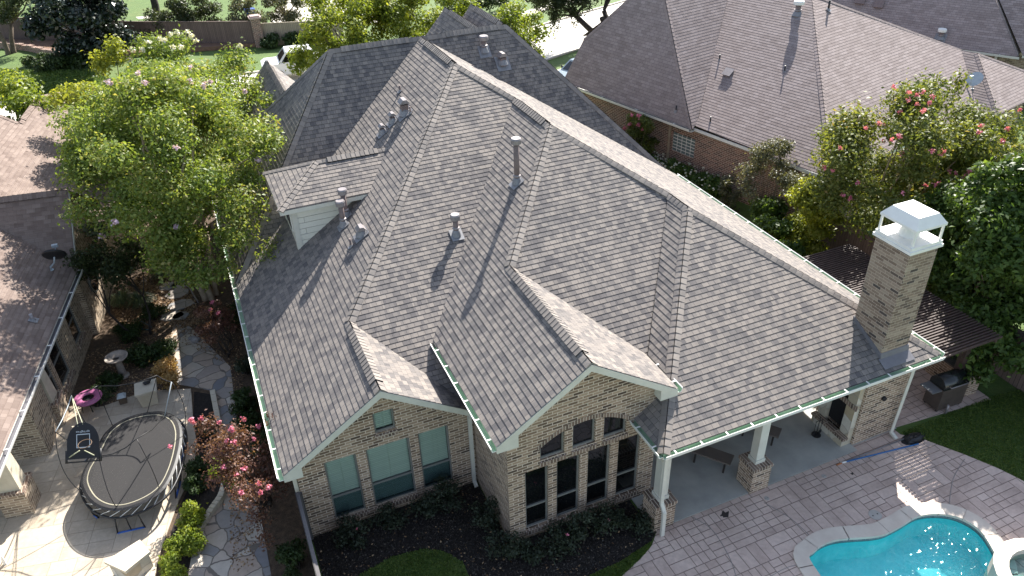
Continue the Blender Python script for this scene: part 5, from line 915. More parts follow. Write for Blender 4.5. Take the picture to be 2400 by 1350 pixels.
# ================================================================== fences, garden things, vehicles
def fence(name, lab, a, b, h, m, post=True, z=0., th=.03, cap=True):
    a, b = V((a[0], a[1], z)), V((b[0], b[1], z)); d = (b-a).normalized(); L = (b-a).length; o = thing(name, lab, 'fence', a.lerp(b, .5)); n = V((-d.y, d.x, 0)); mb = MB(); mb.obox(a-n*th/2, b-a, n*th, V((0, 0, h))); mb.build('board_panel', m, o)
    if cap: mb = MB(); mb.obox(a-n*.05+V((0, 0, h)), b-a, n*.1, V((0, 0, .035))); mb.build('cap_rail', m, o)
    k = int(L/2.4)
    for i in range(k+1 if post else 0): mb = MB(); p = a+d*(L*i/max(k, 1)); mb.obox(p-d*.05+n*.02, d*.1, n*.1, V((0, 0, h-.04))); mb.build('post', m, o)
    return o
fence('wooden_fence', 'weathered grey board fence running from the gable wall to the bottom edge', (-8.29, 3.7), (-8.29, -3), 1.78, WOODG)
FB = [G(u, v) for u, v in ((-60, 88), (110, 105), (330, 106), (588, 104))]; FB = [V((-24, 67, 0)), V((-15.5, 60.6, 0)), V((-10.4, 57.0, 0)), V((-3.0, 52.9, 0))]
for i, (a, b) in enumerate(zip(FB, FB[1:])): fence('wooden_fence', ['dark brown board fence behind the leaning oak trunks', 'dark brown board fence behind the magnolia', 'long brown board fence ending at the brick pillar'][i], a, b, 1.9, WOODF)
fence('wooden_fence', 'light tan board fence right of the brick pillar', (-2.3, 52.7), (3.5, 50.6), 1.7, WOODT)
mb = MB(); o = thing('brick_pillar', 'red brick pillar with stone cap ending the far fence', 'pillar', (-2.65, 52.8, 0)); mb.box((-2.98, 52.45, 0), (-2.3, 53.1, 2.15)); mb.build('shaft', BRR, o); mb = MB(); mb.box((-3.1, 52.33, 2.15), (-2.18, 53.22, 2.27)); mb.box((-2.98, 52.45, 2.27), (-2.3, 53.1, 2.36)); mb.build('pillar_cap', mplain('cap_stone', (.4, .3, .27)), o)
RWL = smooth(gp([(-40, 112), (20, 113), (70, 119), (115, 129), (165, 135), (225, 136), (300, 135)]), 4, False); strip_wall('brick_edging', RWL, .35, .45, BRR, 'curved dark brick retaining edge around the far planting bed', 'edging')
sheet('pine_straw_bed', [(p.x, p.y) for p in RWL]+[(-3., 52.7), (-10.4, 56.8), (-15.5, 60.4), (-24, 66)], mplain('pine_straw', (.22, .13, .085), .95, .25, 5, bmp=.03, c2=(.12, .07, .05)), .02, h=.3)
mb = MB(); o = thing('trash_bin', 'blue wheeled bin glimpsed beyond the brick pillar', 'bin', (-2.2, 61, 0)); mb.hexa([V((-2.5, 60.7, 0)), V((-1.9, 60.7, 0)), V((-2.5, 61.3, 0)), V((-1.9, 61.3, 0)), V((-2.6, 60.6, 1.0)), V((-1.8, 60.6, 1.0)), V((-2.6, 61.4, 1.0)), V((-1.8, 61.4, 1.0))]); mb.build('body', mplain('blue_plastic', (.03, .1, .42), .5), o); mb = MB(); mb.box((-2.65, 60.55, 1.0), (-1.75, 61.45, 1.08)); mb.build('lid', mplain('blue_lid', (.03, .09, .36), .5), o)
sheet('far_driveway', [(-1.2, 58.5), (8, 55), (12, 66), (2, 70)], WALK, .008); sheet('far_path', gp([(318, 40), (362, 36), (366, 42), (325, 45)]), WALK, .01)
fence('wooden_fence', 'dark wooden fence in shade behind the pergola', (13.4, -4), (13.75, 6.5), 1.85, WOODF, False); fence('wooden_fence', 'dark wooden fence between pergola and crepe myrtle trunks', (13.75, 6.5), (14.3, 9.9), 1.85, WOODF, False)
mb = MB(); o = thing('iron_fence', 'short black iron fence between the two houses', 'fence', (9.8, 20.3, 0)); a, b = V((9.1, 20.1, 0)), R_(.2, 10.7, 0)
for z in (.35, 1.45): mb.beam(a+V((0, 0, z)), b+V((0, 0, z)), .03, .03)
mb.build('rail', BLACK, o)
for i in range(12): mb = MB(); q = a.lerp(b, i/11); mb.tube([q, q+V((0, 0, 1.7 if i % 11 == 0 else 1.55))], .04 if i % 11 == 0 else .012, 6); mb.build('picket', BLACK, o)
# pergola
o = thing('pergola', 'dark brown slatted pergola beside the house and chimney', 'pergola', (10.8, 3.2, 0)); px0, px1, py0, py1, pz = 9.3, 11.75, .25, 6.3, 2.45
for x in (px1-.5,):
    for y in (.75, py1-.4): mb = MB(); mb.box((x-.1, y-.1, 0), (x+.1, y+.1, pz-.28)); mb.build('post', WOODD, o)
for y in (.55, 3.2, py1-.25): mb = MB(); mb.box((px0, y-.05, pz-.28), (px1, y+.05, pz-.08)); mb.build('beam', WOODD, o)
for x in (px0+.02, px1-.1): mb = MB(); mb.box((x, py0, pz-.08), (x+.07, py1, pz+.04)); mb.build('beam', WOODD, o)
ns = 58
for i in range(ns): mb = MB(); y = py0+(py1-py0)*i/(ns-1); mb.box((px0-.08, y-.022, pz+.04), (px1+.12, y+.022, pz+.1)); mb.build('slat', WOODD, o)
# grill and brick island
gc = V((10.42, .62, .03)); o = thing('grill', 'dark barrel grill with stainless side shelf on the side patio', 'grill', gc); gx, gy = gc.x, gc.y; X_ = V((.05, .998, 0)); Y_ = V((.998, -.05, 0)); gq = lambda u, v, z: gc+X_*u+Y_*v+V((0, 0, z))
mb = MB(); mb.obox(gq(-.26, -.12, .08), X_*.56, Y_*.98, V((0, 0, .78))); mb.build('cabinet', mplain('grill_brown', (.09, .07, .06), .5, .15, 4), o); mb = MB(); mb.tube([gq(.02, -.1, .92), gq(.02, .85, .92)], .29, 20); mb.build('lid', mplain('grill_lid', (.02, .022, .022), .25, .1, 5, spec=.6), o)
mb = MB(); mb.obox(gq(-.22, -.5, .84), X_*.5, Y_*.36, V((0, 0, .03))); mb.build('side_shelf', mplain('stainless', (.35, .36, .38), .3, .08, 6, .6), o); mb = MB(); mb.tube([gq(-.27, .05, 1.0), gq(-.35, .05, 1.0), gq(-.35, .7, 1.0), gq(-.27, .7, 1.0)], .018, 6); mb.build('handle', METAL, o)
for u in (-.2, .24):
    for v in (-.06, .8): mb = MB(); mb.ell(gq(u, v, .05), (.05, .05, .05), 8, 6); mb.build('wheel', BLACK, o)
ic = V((11.75, .75, .03)); o = thing('brick_island', 'small brick outdoor counter beside the grill', 'counter', ic); mb = MB(); mb.obox(ic-X_*.2-Y_*.2, X_*1.5, Y_*.62, V((0, 0, .8))); mb.build('base', BR, o); mb = MB(); mb.obox(ic-X_*.24-Y_*.24+V((0, 0, .8)), X_*1.58, Y_*.7, V((0, 0, .06))); mb.build('countertop', mplain('dark_stone', (.12, .11, .105), .4, .2, 9), o)
mb = MB(); p = G(2216, 970); mb.tube([p, p+V((0, 0, .35))], .035, 8); mb.ell(p+V((.09, .05, .08)), (.05, .05, .07), 8, 6); tag(mb.build('gas_stub', METAL), 'short grey standpipe at the edge of the side patio', 'pipe')
# porch benches, fire tools
for i, (u, v, lab) in enumerate(((1672, 1062, 'low wooden bench under the porch, nearest the corner post'), (1785, 1000, 'low wooden bench mostly hidden behind the white porch post'))):
    c = G(u, v, .4); o = thing('wooden_bench', lab, 'bench', (c.x, c.y, .05)); d = V((.8, .6, 0)); n = V((-.6, .8, 0)); mb = MB(); mb.obox(V((c.x, c.y, .38))-d*.25-n*.55, d*.42, n*1.2, V((0, 0, .05))); mb.build('seat', mplain('grey_wood%d' % i, (.16, .13, .11), .7), o)
    for s in (-.4, .45):
        for t in (-.18, .1): mb = MB(); q = V((c.x, c.y, .05))+n*s+d*t; mb.beam(q+d*(-.08 if t < 0 else .08), q+V((0, 0, .33)), .05, .05); mb.build('leg', DBARK, o)
c = G(1912, 1022); o = thing('fire_tool_stand', 'black iron fire tool stand before the stone fireplace', 'tool stand', c); mb = MB(); mb.lathe(c+V((0, 0, .05)), [(.14, 0), (.14, .02), (.02, .04)], 12); mb.tube([c, c+V((0, 0, .75))], .012, 6); mb.tube([c+V((-.14, 0, .62)), c+V((.14, 0, .62))], .01, 6); mb.build('frame', BLACK, o)
for s in (-.12, .12): mb = MB(); mb.tube([c+V((s, 0, .62)), c+V((s, 0, .12))], .009, 6); mb.box((c.x+s-.05, c.y-.01, .09), (c.x+s+.05, c.y+.01, .2)); mb.build('tool', BLACK, o)
# poles and lids on the deck
def pole(name, lab, a, b, m, tip): 
    o = thing(name, lab, 'pole', V(a).lerp(V(b), .5)); mb = MB(); mb.tube([V(a)+V((0, 0, .05)), V(b)+V((0, 0, .05))], .02, 8); mb.build('tube', m, o); mb = MB(); d = (V(a)-V(b)).normalized(); mb.tube([V(a)+V((0, 0, .05)), V(a)+d*.18+V((0, 0, .05))], .026, 8); mb.build('grip', tip, o)
BLUE = mplain('blue_plastic_pole', (.03, .16, .42), .35); pole('pool_pole', 'long blue pool pole lying on the deck', G(1982, 1085), G(2152, 1043), BLUE, WHITE); pole('pool_pole', 'thin white and grey pole lying beside the blue one', G(1972, 1088), G(2118, 1031), METAL, mplain('orange_grip', (.4, .15, .06)))
for i, (u, v, r, lab) in enumerate(((2051, 1207, .17, 'large round white skimmer lid near the pool coping'), (1797, 1168, .07, 'small round drain cover nearest the brick pier'), (1931, 1116, .07, 'small round drain cover toward the fireplace'), (2128, 1172, .08, 'small round cover in the dappled light near the pool'))):
    p = G(u, v, .03); o = thing('skimmer_lid' if i == 0 else 'drain_cover', lab, 'lid', p); mb = MB(); mb.lathe(p, [(r, 0), (r, .008), (r*.9, .012)], 20); l1 = mb.build('disc', mplain('lid_grey%d' % i, (.45, .42, .38)), o); mb = MB()
    for s in (-.45, .45): mb.lathe(p+V((s*r, 0, .012)), [(r*.12, 0), (r*.1, .003)], 8)
    mb.build('finger_hole', BLACK, o)
def blot(u, v, r, lab):
    p = G(u, v, .034); mb = MB(); pts = [p+V((math.cos(TAU*i/14), math.sin(TAU*i/14)*.6, 0))*r*rnd.uniform(.4, 1.2) for i in range(14)]; mb.poly(pts); tag(mb.build('wet_mark', mplain('wet_dark%d' % u, (.05, .042, .04), .4)), lab, 'stain')
blot(1698, 1206, .2, 'dark wet splash mark on the stamped deck'); blot(1997, 1110, .07, 'small dark spot on the deck near the poles')
mb = MB(); c = G(2140, 1030); mb.poly([c+V((math.cos(TAU*i/12)*.45, math.sin(TAU*i/12)*.22, .034)) for i in range(12)]); mb.ell(c+V((0, 0, .05)), (.35, .16, .1), 10, 6, jit=.2); tag(mb.build('black_bag', BLACK), 'crumpled black drain mat at the end of the downspout', 'mat')
for i, L in enumerate((((1625, 1215), (1670, 1245), (1710, 1310), (1728, 1365)), ((2260, 1078), (2235, 1120), (2226, 1165), (2224, 1192)), ((1790, 1180), (1850, 1215), (1900, 1260), (1925, 1285)), ((1905, 1325), (1850, 1330), (1790, 1362)))):
    mb = MB(); mb.tube(smooth([G(*p) for p in L], 5, False) and [V((q.x, q.y, .03)) for q in smooth([G(*p) for p in L], 5, False)], .012, 5); mb.build('deck_joint', mplain('joint%d' % i, (.3, .27, .25))).__setitem__('kind', 'structure')
# satellite dishes
def dish(lab, foot, cen, face, r, parent_z, m, arm, tilt=0):
    o = thing('satellite_dish', lab, 'satellite dish', foot); foot, cen, f = V(foot), V(cen), V(face).normalized(); mb = MB(); k = foot.lerp(cen, .5)+V((.05, 0, 0)); mb.tube([foot, foot+V((.02, 0, .12)), k, cen-f*.06], .028, 8); mb.lathe(foot, [(.09, 0), (.09, .02)], 8); mb.build('mast', arm, o)
    mb = MB(); mb.tube([cen-f*.05, cen-f*.035, cen+f*.0, cen+f*.05], [r*.25, r*.6, r*.88, r], 28, cap=True); mb.tube([cen-f*.02, cen+f*.03], [r*.3, r*.3], 12); mb.build('reflector', m, o); mb = MB(); u = (V((0, 0, -1))-f*(-f.z)).normalized(); e = cen+f*r*1.1+u*r*.25; mb.tube([cen+u*r*.9, e], .02, 6); mb.box(tuple(e-V((.09, .05, .05))), tuple(e+V((.09, .05, .05)))); mb.build('feed_arm', arm, o)
PALEM = mplain('pale_dish_metal', (.42, .47, .5), .45, .1, 5)
ft = onp((120, 632), nLE, nLE.dot(f[0])) if False else onp((120, 633), *PLE); dish('dark satellite dish with pale arm on the tan roof corner', ft, G(127, 599, ft.z+.62), (.1, .8, .6), .37, 0, BLACK, PALEM)
ft = onp((2278, 208), *PRS); dish('pale grey satellite dish on the brown hip roof', ft, G(2285, 186, ft.z+.45), (-.62, -.1, .55), .38, 0, PALEM, PALEM)
# trampoline
RIMP = [(195, 1135), (199, 1105), (214, 1078), (230, 1050), (252, 1012), (288, 985), (335, 970), (378, 967), (408, 980), (421, 1008), (418, 1050), (404, 1100), (380, 1143), (340, 1172), (290, 1190), (248, 1189), (214, 1170)]
mat_ = smooth(gp(RIMP, .82), 4); T_ = thing('trampoline', 'black springless trampoline with pole hoops and basketball board on the cream patio', 'trampoline', (-12.6, 8.5, 0)); up_ = lambda p, z: V((p.x, p.y, z)); mats = [up_(p, .82) for p in mat_]
mb = MB(); mb.poly(mats); mb.build('jump_mat', mplain('tramp_mat', (.028, .026, .026), .75, .12, 20), T_)
mb = MB(); a, b = inflate(mats, .06), inflate(mats, -.07); n = len(mats)
def ring(p, q, z0, z1, m, name):
    mb = MB()
    for i in range(n): j = (i+1) % n; mb.face([up_(p[i], z0), up_(p[j], z0), up_(q[j], z1), up_(q[i], z1)])
    return mb.build(name, m, T_)
ring(inflate(mats, .0), inflate(mats, .07), .825, .80, BLACK, 'mat_edge'); ring(inflate(mats, -.1), inflate(mats, -.13), .826, .827, mplain('pale_stitch', (.4, .37, .27)), 'stitching')
FR_ = [up_(p, .6) for p in inflate(mats, .13)]; mb = MB(); mb.tube(FR_+[FR_[0]], .035, 8, cap=False); mb.build('frame', BLACK, T_); ROD = mplain('white_rod', (.72, .72, .7), .4)
nr = n//1
for i in range(0, n, 2): mb = MB(); mb.tube([up_(mats[i], .8), up_(FR_[(i+3) % n], .62)], .011, 5); mb.build('rod', ROD, T_)
LEGB = mplain('blue_leg_cap', (.02, .12, .5), .45)
for (a0, b0, a1, b1) in (((265, 1215), (335, 1203), (277, 1252), (341, 1238)), ((397, 1150), (410, 1098), (413, 1170), (424, 1130)), ((416, 1062), (421, 1032), (428, 1083), (433, 1045)), ((215, 1188), (228, 1200), (222, 1210), (232, 1216)), ((205, 1060), (225, 1030), (200, 1085), (222, 1062))):
    q0, q1 = G(*a1), G(*b1); near = lambda q: min(FR_, key=lambda p: (p-q).length); mb = MB(); mb.tube([near(q0), q0+V((0, 0, .04))], .022, 6); mb.tube([near(q1), q1+V((0, 0, .04))], .022, 6); m_ = q0.lerp(q1, .5); mb.tube([near(m_), m_+V((0, 0, .04))], .018, 6); lg = mb.build('leg', BLACK, T_); mb = MB(); mb.tube([q0+V((0, 0, .035)), q1+V((0, 0, .035))], .034, 8); mb.build('foot_bar', LEGB, lg)
TIP = [((402, 895), (424, 1040), 2.3), ((168, 927), (238, 1040), 2.3), ((130, 1012), (205, 1160), 2.3), ((320, 1028), (375, 1155), 2.3), ((232, 1070), (283, 1198), 2.1), ((368, 880), (345, 968), 2.3), ((228, 905), (265, 1000), 2.3)]
cT = sum((V(p) for p in mats), V((0, 0, 0)))/n; tips = []
for t, bb, z in TIP:
    e = G(*t, z); s = G(*bb, .6); o_ = V((s.x-cT.x, s.y-cT.y, 0)).normalized(); P = [s, s.lerp(e, .25)+o_*.3, s.lerp(e, .6)+o_*.35, e]; Q = []
    for i in range(13): x = i/12; Q.append(P[0]*(1-x)**3+P[1]*3*x*(1-x)**2+P[2]*3*x*x*(1-x)+P[3]*x**3)
    mb = MB(); mb.tube(Q, .011, 6); mb.build('net_pole', BLACK, T_); tips.append(e)
for i, j, m, sag in ((1, 2, PALEM, .05), (2, 4, BLACK, .1), (4, 3, BLACK, .12), (0, 5, BLACK, .05), (5, 6, BLACK, .12), (6, 1, BLACK, .05)): mb = MB(); a, b = tips[i], tips[j]; mb.tube([a, a.lerp(b, .33)-V((0, 0, sag)), a.lerp(b, .67)-V((0, 0, sag)), b], .014, 6); mb.build('net_cord', m, T_)
q_ = G(386, 975, 1.5)
for P_, m in (((tips[3], tips[3].lerp(q_, .5)-V((0, 0, .1)), q_), BLACK), ((q_, tips[0]), PALEM)): mb = MB(); mb.tube(P_, .014, 6); mb.build('net_cord', m, T_)
NET = bpy.data.materials.new('net'); NET.use_nodes = True; nn_ = NET.node_tree.nodes; t_ = nn_.new('ShaderNodeBsdfTransparent'); mx_ = nn_.new('ShaderNodeMixShader'); mx_.inputs[0].default_value = .09; NET.node_tree.links.new(t_.outputs[0], mx_.inputs[1]); nn_['Principled BSDF'].inputs['Base Color'].default_value = (.03, .03, .03, 1); NET.node_tree.links.new(nn_['Principled BSDF'].outputs[0], mx_.inputs[2]); NET.node_tree.links.new(mx_.outputs[0], nn_['Material Output'].inputs[0])
mb = MB(); od = [6, 1, 2, 4, 3, 0, 5]
for i, j in zip(od, od[1:]+od[:1]): a, b = G(*TIP[i][1], .85), G(*TIP[j][1], .85); mb.face([a, b, tips[j], tips[i]])
mb.build('safety_net', NET, T_)
bl0, br0, tp = G(157, 1078, 2.1), G(233, 1072, 2.1), G(194, 990, 2.75); ux = br0-bl0; uy = tp-(bl0+br0)*.5; nb_ = ux.cross(uy).normalized(); nb_ = nb_ if nb_.z > 0 else -nb_
at = lambda x, y, h=0.: bl0+ux*x+uy*y+nb_*h
ol = [(0, 0), (1, 0), (1., .45)]+[(.5+.5*math.cos(a), .45+.55*math.sin(a)) for a in [math.pi*i/14 for i in range(1, 14)]]+[(0, .45)]
mb = MB(); mb.face([at(*p) for p in ol]); mb.face([at(*p, -.02) for p in ol[::-1]])
for p, q in zip(ol, ol[1:]+ol[:1]): mb.face([at(*p), at(*q), at(*q, -.02), at(*p, -.02)])
bb_ = mb.build('backboard', mplain('board_cloth', (.018, .018, .02), .6), T_); mb = MB(); 
for (x0, y0, x1, y1) in ((.3, .32, .32, .68), (.7, .32, .72, .68), (.3, .66, .72, .68), (.3, .3, .72, .32)): mb.obox(at(x0, y0, .003), ux*(x1-x0), uy*(y1-y0), nb_*.004)
mb.build('aim_square', mplain('print_white', (.6, .65, .68)), bb_)
mb = MB(); rc_ = at(.72, .38, .28); mb.tube([rc_+ux*.2*math.cos(TAU*i/20)+V((0, 0, 0))+(V((-ux.y, ux.x, 0)).normalized()*ux.length*.2)*math.sin(TAU*i/20) for i in range(21)], .009, 6, cap=False); mb.build('hoop_rim', mplain('rim_orange', (.16, .1, .06)), bb_)
mb = MB(); 
for p, q in (((.08, .06), (.45, .22)), ((.55, .22), (.9, .06))): mb.tube([at(*p, .02), at(*q, .1)], .014, 6)
mb.build('brace', mplain('brace_yellow', (.45, .45, .3)), bb_); mb = MB(); mb.tube([at(-.03, -.1, -.02), at(-.03, .25, -.02)], .03, 8); mb.tube([at(1.03, -.1, -.02), at(1.03, .25, -.02)], .03, 8); mb.tube([at(-.03, -.08, -.02), at(1.03, -.08, -.02)], .02, 8); mb.build('hinge_bar', BLACK, bb_)
cu = bpy.data.curves.new('board_text', 'FONT'); cu.body = 'springfree'; cu.size = 1; cu.align_x = 'CENTER'; tm = bpy.data.objects.new('tmp', cu); COL.objects.link(tm); bpy.context.view_layer.update(); dg = bpy.context.evaluated_depsgraph_get(); me = bpy.data.meshes.new_from_object(tm.evaluated_get(dg)); bpy.data.objects.remove(tm)
xs = [v.co.x for v in me.vertices]; wv = max(xs)-min(xs); 
mb = MB()
for p in me.polygons: mb.face([at(.5-.42*me.vertices[i].co.x/wv, .765-.42*.55*me.vertices[i].co.y/wv*ux.length/uy.length*1.6, .005) for i in p.vertices])
mb.build('board_lettering', MATS['print_white'], bb_)
for L in (((168, 927), (195, 990)),): mb = MB(); mb.tube([tips[1], tp-uy*.05], .012, 6); mb.tube([tips[1], at(.35, .9)], .01, 6); mb.build('strap', mplain('strap_cream', (.5, .5, .35)), T_)
# birdbath, pedestal, lantern, ring, stool, benches
p = G(290, 882); o = thing('birdbath', 'weathered stone birdbath with wide shallow bowl', 'birdbath', p); BST = mplain('bath_stone', (.36, .31, .26), .8, .2, 6, bmp=.006, c2=(.2, .17, .15)); mb = MB(); mb.lathe(p, [(.2, 0), (.2, .06), (.13, .1), (.12, .35), (.1, .62), (.15, .7)], 16); mb.build('column', BST, o); mb = MB(); mb.lathe(p+V((0, 0, .68)), [(.1, 0), (.26, .06), (.36, .15), (.37, .18), (.33, .18), (.22, .12), (.05, .1)], 26); mb.build('bowl', BST, o); mb = MB(); mb.ell(p+V((-.03, -.03, .785)), (.1, .08, .015), 9, 5, jit=.3); mb.build('debris', DBARK, o)
p = G(354, 950); o = thing('stone_pedestal', 'squat square cream stone pedestal with flared top at the patio edge', 'pedestal', p+V((0, .15, 0))); p = p+V((0, .18, 0)); mb = MB(); k0, k1 = .24, .29; mb.hexa([p+V((s*k0, t*k0, 0)) for t in (-1, 1) for s in (-1, 1)]+[p+V((s*k1, t*k1, .56)) for t in (-1, 1) for s in (-1, 1)]); mb.build('base', LIME, o); mb = MB(); mb.box(tuple(p+V((-.33, -.33, .56))), tuple(p+V((.33, .33, .64)))); mb.build('top_slab', LIME, o)
q = p+V((.06, .12, .64)); mb = MB(); mb.ell(q+V((0, 0, .06)), (.11, .07, .06), 9, 6, jit=.25); mb.tube([q+V((.08, 0, .08)), q+V((.14, .02, .15))], [.035, .03], 7); mb.ell(q+V((.16, .02, .17)), (.045, .035, .035), 8, 6); tag(mb.build('metal_ornament', BLACK), 'small dark animal ornament on top of the stone pedestal', 'ornament')
p = G(291, 945); o = thing('lantern', 'small dark garden lantern with pale top', 'lantern', p); mb = MB(); 
mb.box(tuple(p+V((-.11, -.1, 0))), tuple(p+V((.11, .1, .3)))); mb.build('case', mplain('lantern_brown', (.12, .085, .06)), o); mb = MB(); mb.hexa([p+V((s*.14, t*.13, .3)) for t in (-1, 1) for s in (-1, 1)]+[p+V((s*.07, t*.07, .38)) for t in (-1, 1) for s in (-1, 1)]); mb.build('roof', PALEM, o)
p = G(215, 966); o = thing('stool', 'black stool under the pink ring', 'stool', p); p = p+V((-.05, .12, 0)); mb = MB(); mb.lathe(p+V((0, 0, .46)), [(.24, 0), (.24, .03)], 16); mb.build('seat', BLACK, o)
for i in range(4): a = TAU*i/4+.5; mb = MB(); mb.tube([p+V((.17*math.cos(a), .17*math.sin(a), .46)), p+V((.22*math.cos(a), .22*math.sin(a), 0))], .018, 6); mb.build('leg', BLACK, o)
rc = G(206, 932, .58); mb = MB(); R0, R1 = .3, .125; nu, nv = 32, 10
for i in range(nu):
    for j in range(nv):
        f_ = lambda a, b: rc+V(((R0+R1*math.cos(b))*math.cos(a), (R0+R1*math.cos(b))*math.sin(a), R1*.45*math.sin(b)))
        mb.face([f_(TAU*i/nu, TAU*j/nv), f_(TAU*(i+1)/nu, TAU*j/nv), f_(TAU*(i+1)/nu, TAU*(j+1)/nv), f_(TAU*i/nu, TAU*(j+1)/nv)], sm=True)
tag(mb.build('pink_ring', mplain('pink_vinyl', (.42, .13, .27), .4, .1, 4)), 'flat pink ring with centre hole resting on a black stool', 'ring')
o = thing('stone_bench', 'cream stone garden bench slab at the bottom of the patio', 'bench', G(300, 1340)); q = [G(246, 1322, .5), G(330, 1270, .5), G(354, 1298, .5), G(296, 1345, .5)]; mb = MB(); mb.slab(q, .09); mb.build('slab', LIME, o); mb = MB(); cq = sum(q, V((0, 0, 0)))/4; mb.slab([V((c.x, c.y, .02)).lerp(V((cq.x, cq.y, .02)), .12) for c in q], .475); mb.build('base', STONE, o)
o = thing('slat_bench', 'white slatted patio chair cut off at the lower left corner', 'chair', G(0, 1330)); c = G(2, 1315, .42)
for i in range(5): mb = MB(); mb.obox(c+V((-.75, -.32+i*.12, 0)), V((.75, .1, 0)), V((-.01, .08, 0)), V((0, 0, .03))); mb.build('slat', WHITE, o)
for x, y in ((-.05, -.3), (-.05, .25), (-.7, .2), (-.7, -.35)): mb = MB(); mb.obox(V((c.x+x-.03, c.y+y-.03, .03)), V((.06, 0, 0)), V((0, .06, 0)), V((0, 0, c.z-.03))); mb.build('leg', WHITE, o)
p = G(22, 1160, .2); cl = [(p.x+math.cos(i*2.4)*.16, p.y+math.sin(i*2.4)*.16, .22+.06*(i % 3), .14, .14, .12) for i in range(8)]; o = thing('fluffy_cushion', 'shaggy pale cushion on the patio beside the brick pier', 'cushion', (p.x, p.y, .03)); mb = MB(); mb.ell((p.x, p.y, .2), (.25, .25, .16), 12, 8, jit=.08); mb.build('pad', mplain('fluff', (.4, .36, .32)), o); foliage('fringe', cl, 1500, .07, mleaf('fluff_tuft', [(0, (.3, .26, .23)), (1, (.6, .56, .5))], .1), o, 9, .2, .2)
p = G(70, 977); mb = MB(); mb.ell(p+V((0, 0, .06)), (.2, .12, .03), 12, 6, jit=.12); tag(mb.build('green_float', mplain('lime_vinyl', (.25, .33, .04), .5)), 'flat lime green pool float by the brick pier', 'float')
for i, (u, v, r, lab) in enumerate(((460, 800, .17, 'round grey boulder at the path edge'), (448, 795, .1, 'small rock left of the round boulder'), (338, 718, .13, 'pale rock in the leaf litter'))): p = G(u, v); mb = MB(); mb.ell(p+V((0, 0, r*.5)), (r, r*.85, r*.75), 12, 9, jit=.1, seed=i); tag(mb.build('garden_rock', mplain('rock%d' % i, (.36, .34, .33), .8, .2, 8)), lab, 'rock')
hs = [G(*q, .05) for q in ((330, 752), (345, 760), (354, 764), (352, 770), (340, 772), (326, 768))]; mb = MB(); mb.tube(smooth(hs, 5, False) and [V((q.x, q.y, .04)) for q in smooth(hs, 5, False)], .015, 6); tag(mb.build('garden_hose', mplain('hose_blue', (.16, .28, .32))), 'loop of grey blue garden hose by the clipped shrub', 'hose')
ed = [G(*q, .05) for q in ((440, 655), (437, 668), (447, 682), (456, 698), (463, 708))]; mb = MB()
for a, b in zip(ed, ed[1:]): mb.obox(V((a.x, a.y, 0)), V((b.x-a.x, b.y-a.y, 0)), V((.03, 0, 0)), V((0, 0, .13)))
tag(mb.build('bed_edging', METAL), 'thin curved metal bed edging beside the stepping stones', 'edging')
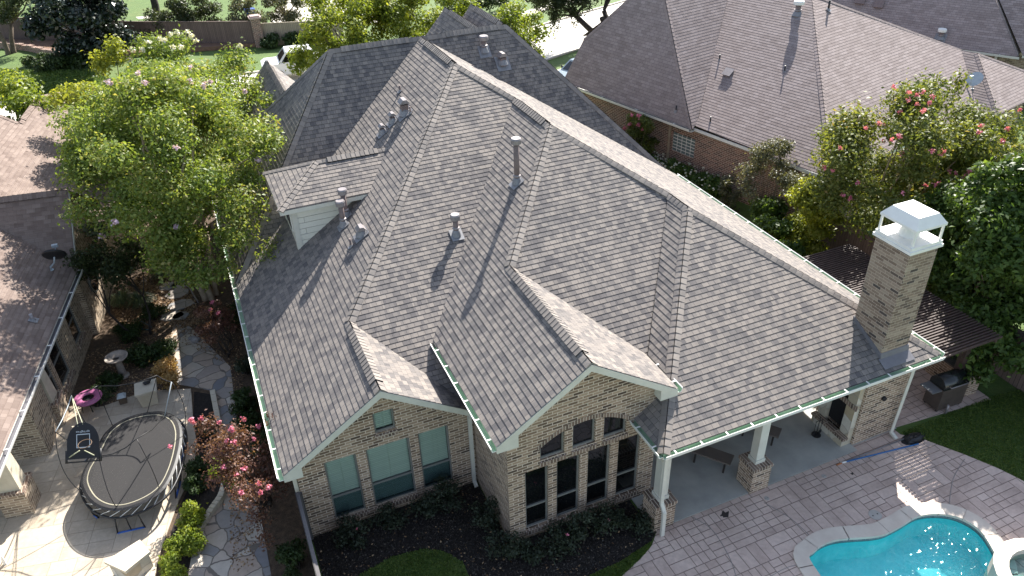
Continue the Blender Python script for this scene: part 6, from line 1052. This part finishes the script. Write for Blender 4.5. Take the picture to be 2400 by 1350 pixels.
# vehicles
def vehicle(name, lab, cat, loc, rz, body, glass, wheels, wd, col, cab=None):
    o = thing(name, lab, cat, loc); cs, sn = math.cos(rz), math.sin(rz); X = V((cs, sn, 0)); Y = V((-sn, cs, 0)); B = V(loc); q = lambda x, y, z: B+X*x+Y*y+V((0, 0, z))
    def prof(P, w0, w1, zs, m, nm, par):
        mb = MB(); ww = lambda z: w0+(w1-w0)*max(0, min(1, (z-zs)/.7))
        for s in (-1, 1): mb.face([q(x, s*ww(z), z) for x, z in (P if s < 0 else P[::-1])])
        for (x0, z0), (x1, z1) in zip(P, P[1:]+P[:1]): mb.face([q(x0, -ww(z0), z0), q(x0, ww(z0), z0), q(x1, ww(z1), z1), q(x1, -ww(z1), z1)])
        return mb.build(nm, m, par)
    b = prof(body, wd, wd*.97, .5, col, 'body', o); c = prof(cab, wd*.95, wd*.76, cab[0][1], col, 'cabin', b)
    for k, g in enumerate(glass):
        mb = MB(); ww = lambda z: wd*.95+(wd*.76-wd*.95)*max(0, min(1, (z-cab[0][1])/.7))+.006
        for s in (-1, 1): mb.face([q(x, s*ww(z), z) for x, z in g])
        mb.build('side_window', DPANE, b)
    (x0, z0), (x1, z1) = cab[0], cab[1]; mb = MB(); e = .012; mb.face([q(x0+(x1-x0)*.15-e, -wd*.8, z0+(z1-z0)*.15), q(x0+(x1-x0)*.15-e, wd*.8, z0+(z1-z0)*.15), q(x1-(x1-x0)*.12-e, wd*.68, z1-(z1-z0)*.12), q(x1-(x1-x0)*.12-e, -wd*.68, z1-(z1-z0)*.12)]); mb.build('windscreen', DPANE, b)
    (x0, z0), (x1, z1) = cab[-1], cab[-2]; mb = MB(); mb.face([q(x0+(x1-x0)*.15+e, -wd*.8, z0+(z1-z0)*.15), q(x0+(x1-x0)*.15+e, wd*.8, z0+(z1-z0)*.15), q(x1-(x1-x0)*.12+e, wd*.68, z1-(z1-z0)*.12), q(x1-(x1-x0)*.12+e, -wd*.68, z1-(z1-z0)*.12)]); mb.build('rear_window', DPANE, b)
    for x, r in wheels:
        for s in (-1, 1): mb = MB(); mb.tube([q(x, s*(wd-.2), r), q(x, s*(wd+.02), r)], r, 18); wh = mb.build('wheel', BLACK, o); mb = MB(); mb.tube([q(x, s*(wd+.02), r), q(x, s*(wd+.035), r)], r*.6, 12); mb.build('rim', METAL, wh)
    for s in (-1, 1): mb = MB(); mb.ell(q(body[0][0]+.02, s*wd*.75, .75), (.06, .16, .09), 8, 6); mb.build('headlight', PALEM, b); mb = MB(); mb.ell(q(cab[0][0]+.35, s*(wd+.12), cab[0][1]+.12), (.06, .12, .1), 8, 6); mb.build('mirror', BLACK, b)
WPAINT = mplain('white_car_paint', (.78, .78, .77), .25, .03, 2, spec=.6); SPAINT = mplain('blue_grey_car_paint', (.2, .26, .32), .25, .05, 2, spec=.6)
vehicle('pickup_truck', 'white pickup truck on the street partly hidden by a tree', 'truck', (-.75, 43.9, 0), math.radians(-4), [(-2.8, .45), (-2.85, 1.05), (-2.6, 1.2), (2.9, 1.2), (2.95, .45)], [[(-1.55, 1.25), (-1.1, 1.78), (-.35, 1.8), (-.35, 1.25)], [(-.27, 1.25), (-.27, 1.8), (.55, 1.78), (.62, 1.25)]], [(-1.85, .4), (1.85, .4)], .98, WPAINT, [(-1.75, 1.2), (-1.15, 1.88), (.62, 1.88), (.78, 1.2)])
vehicle('parked_car', 'blue grey car glimpsed between the two roofs', 'car', (15.3, 33.4, 0), math.radians(20), [(-2.2, .35), (-2.25, .7), (-1.2, .88), (2.2, .9), (2.25, .35)], [[(-.75, .93), (-.25, 1.35), (.4, 1.38), (.4, .93)], [(.46, .93), (.46, 1.38), (1.1, 1.33), (1.5, .93)]], [(-1.4, .33), (1.4, .33)], .88, SPAINT, [(-1.1, .88), (-.3, 1.43), (1.1, 1.42), (1.75, .9)])
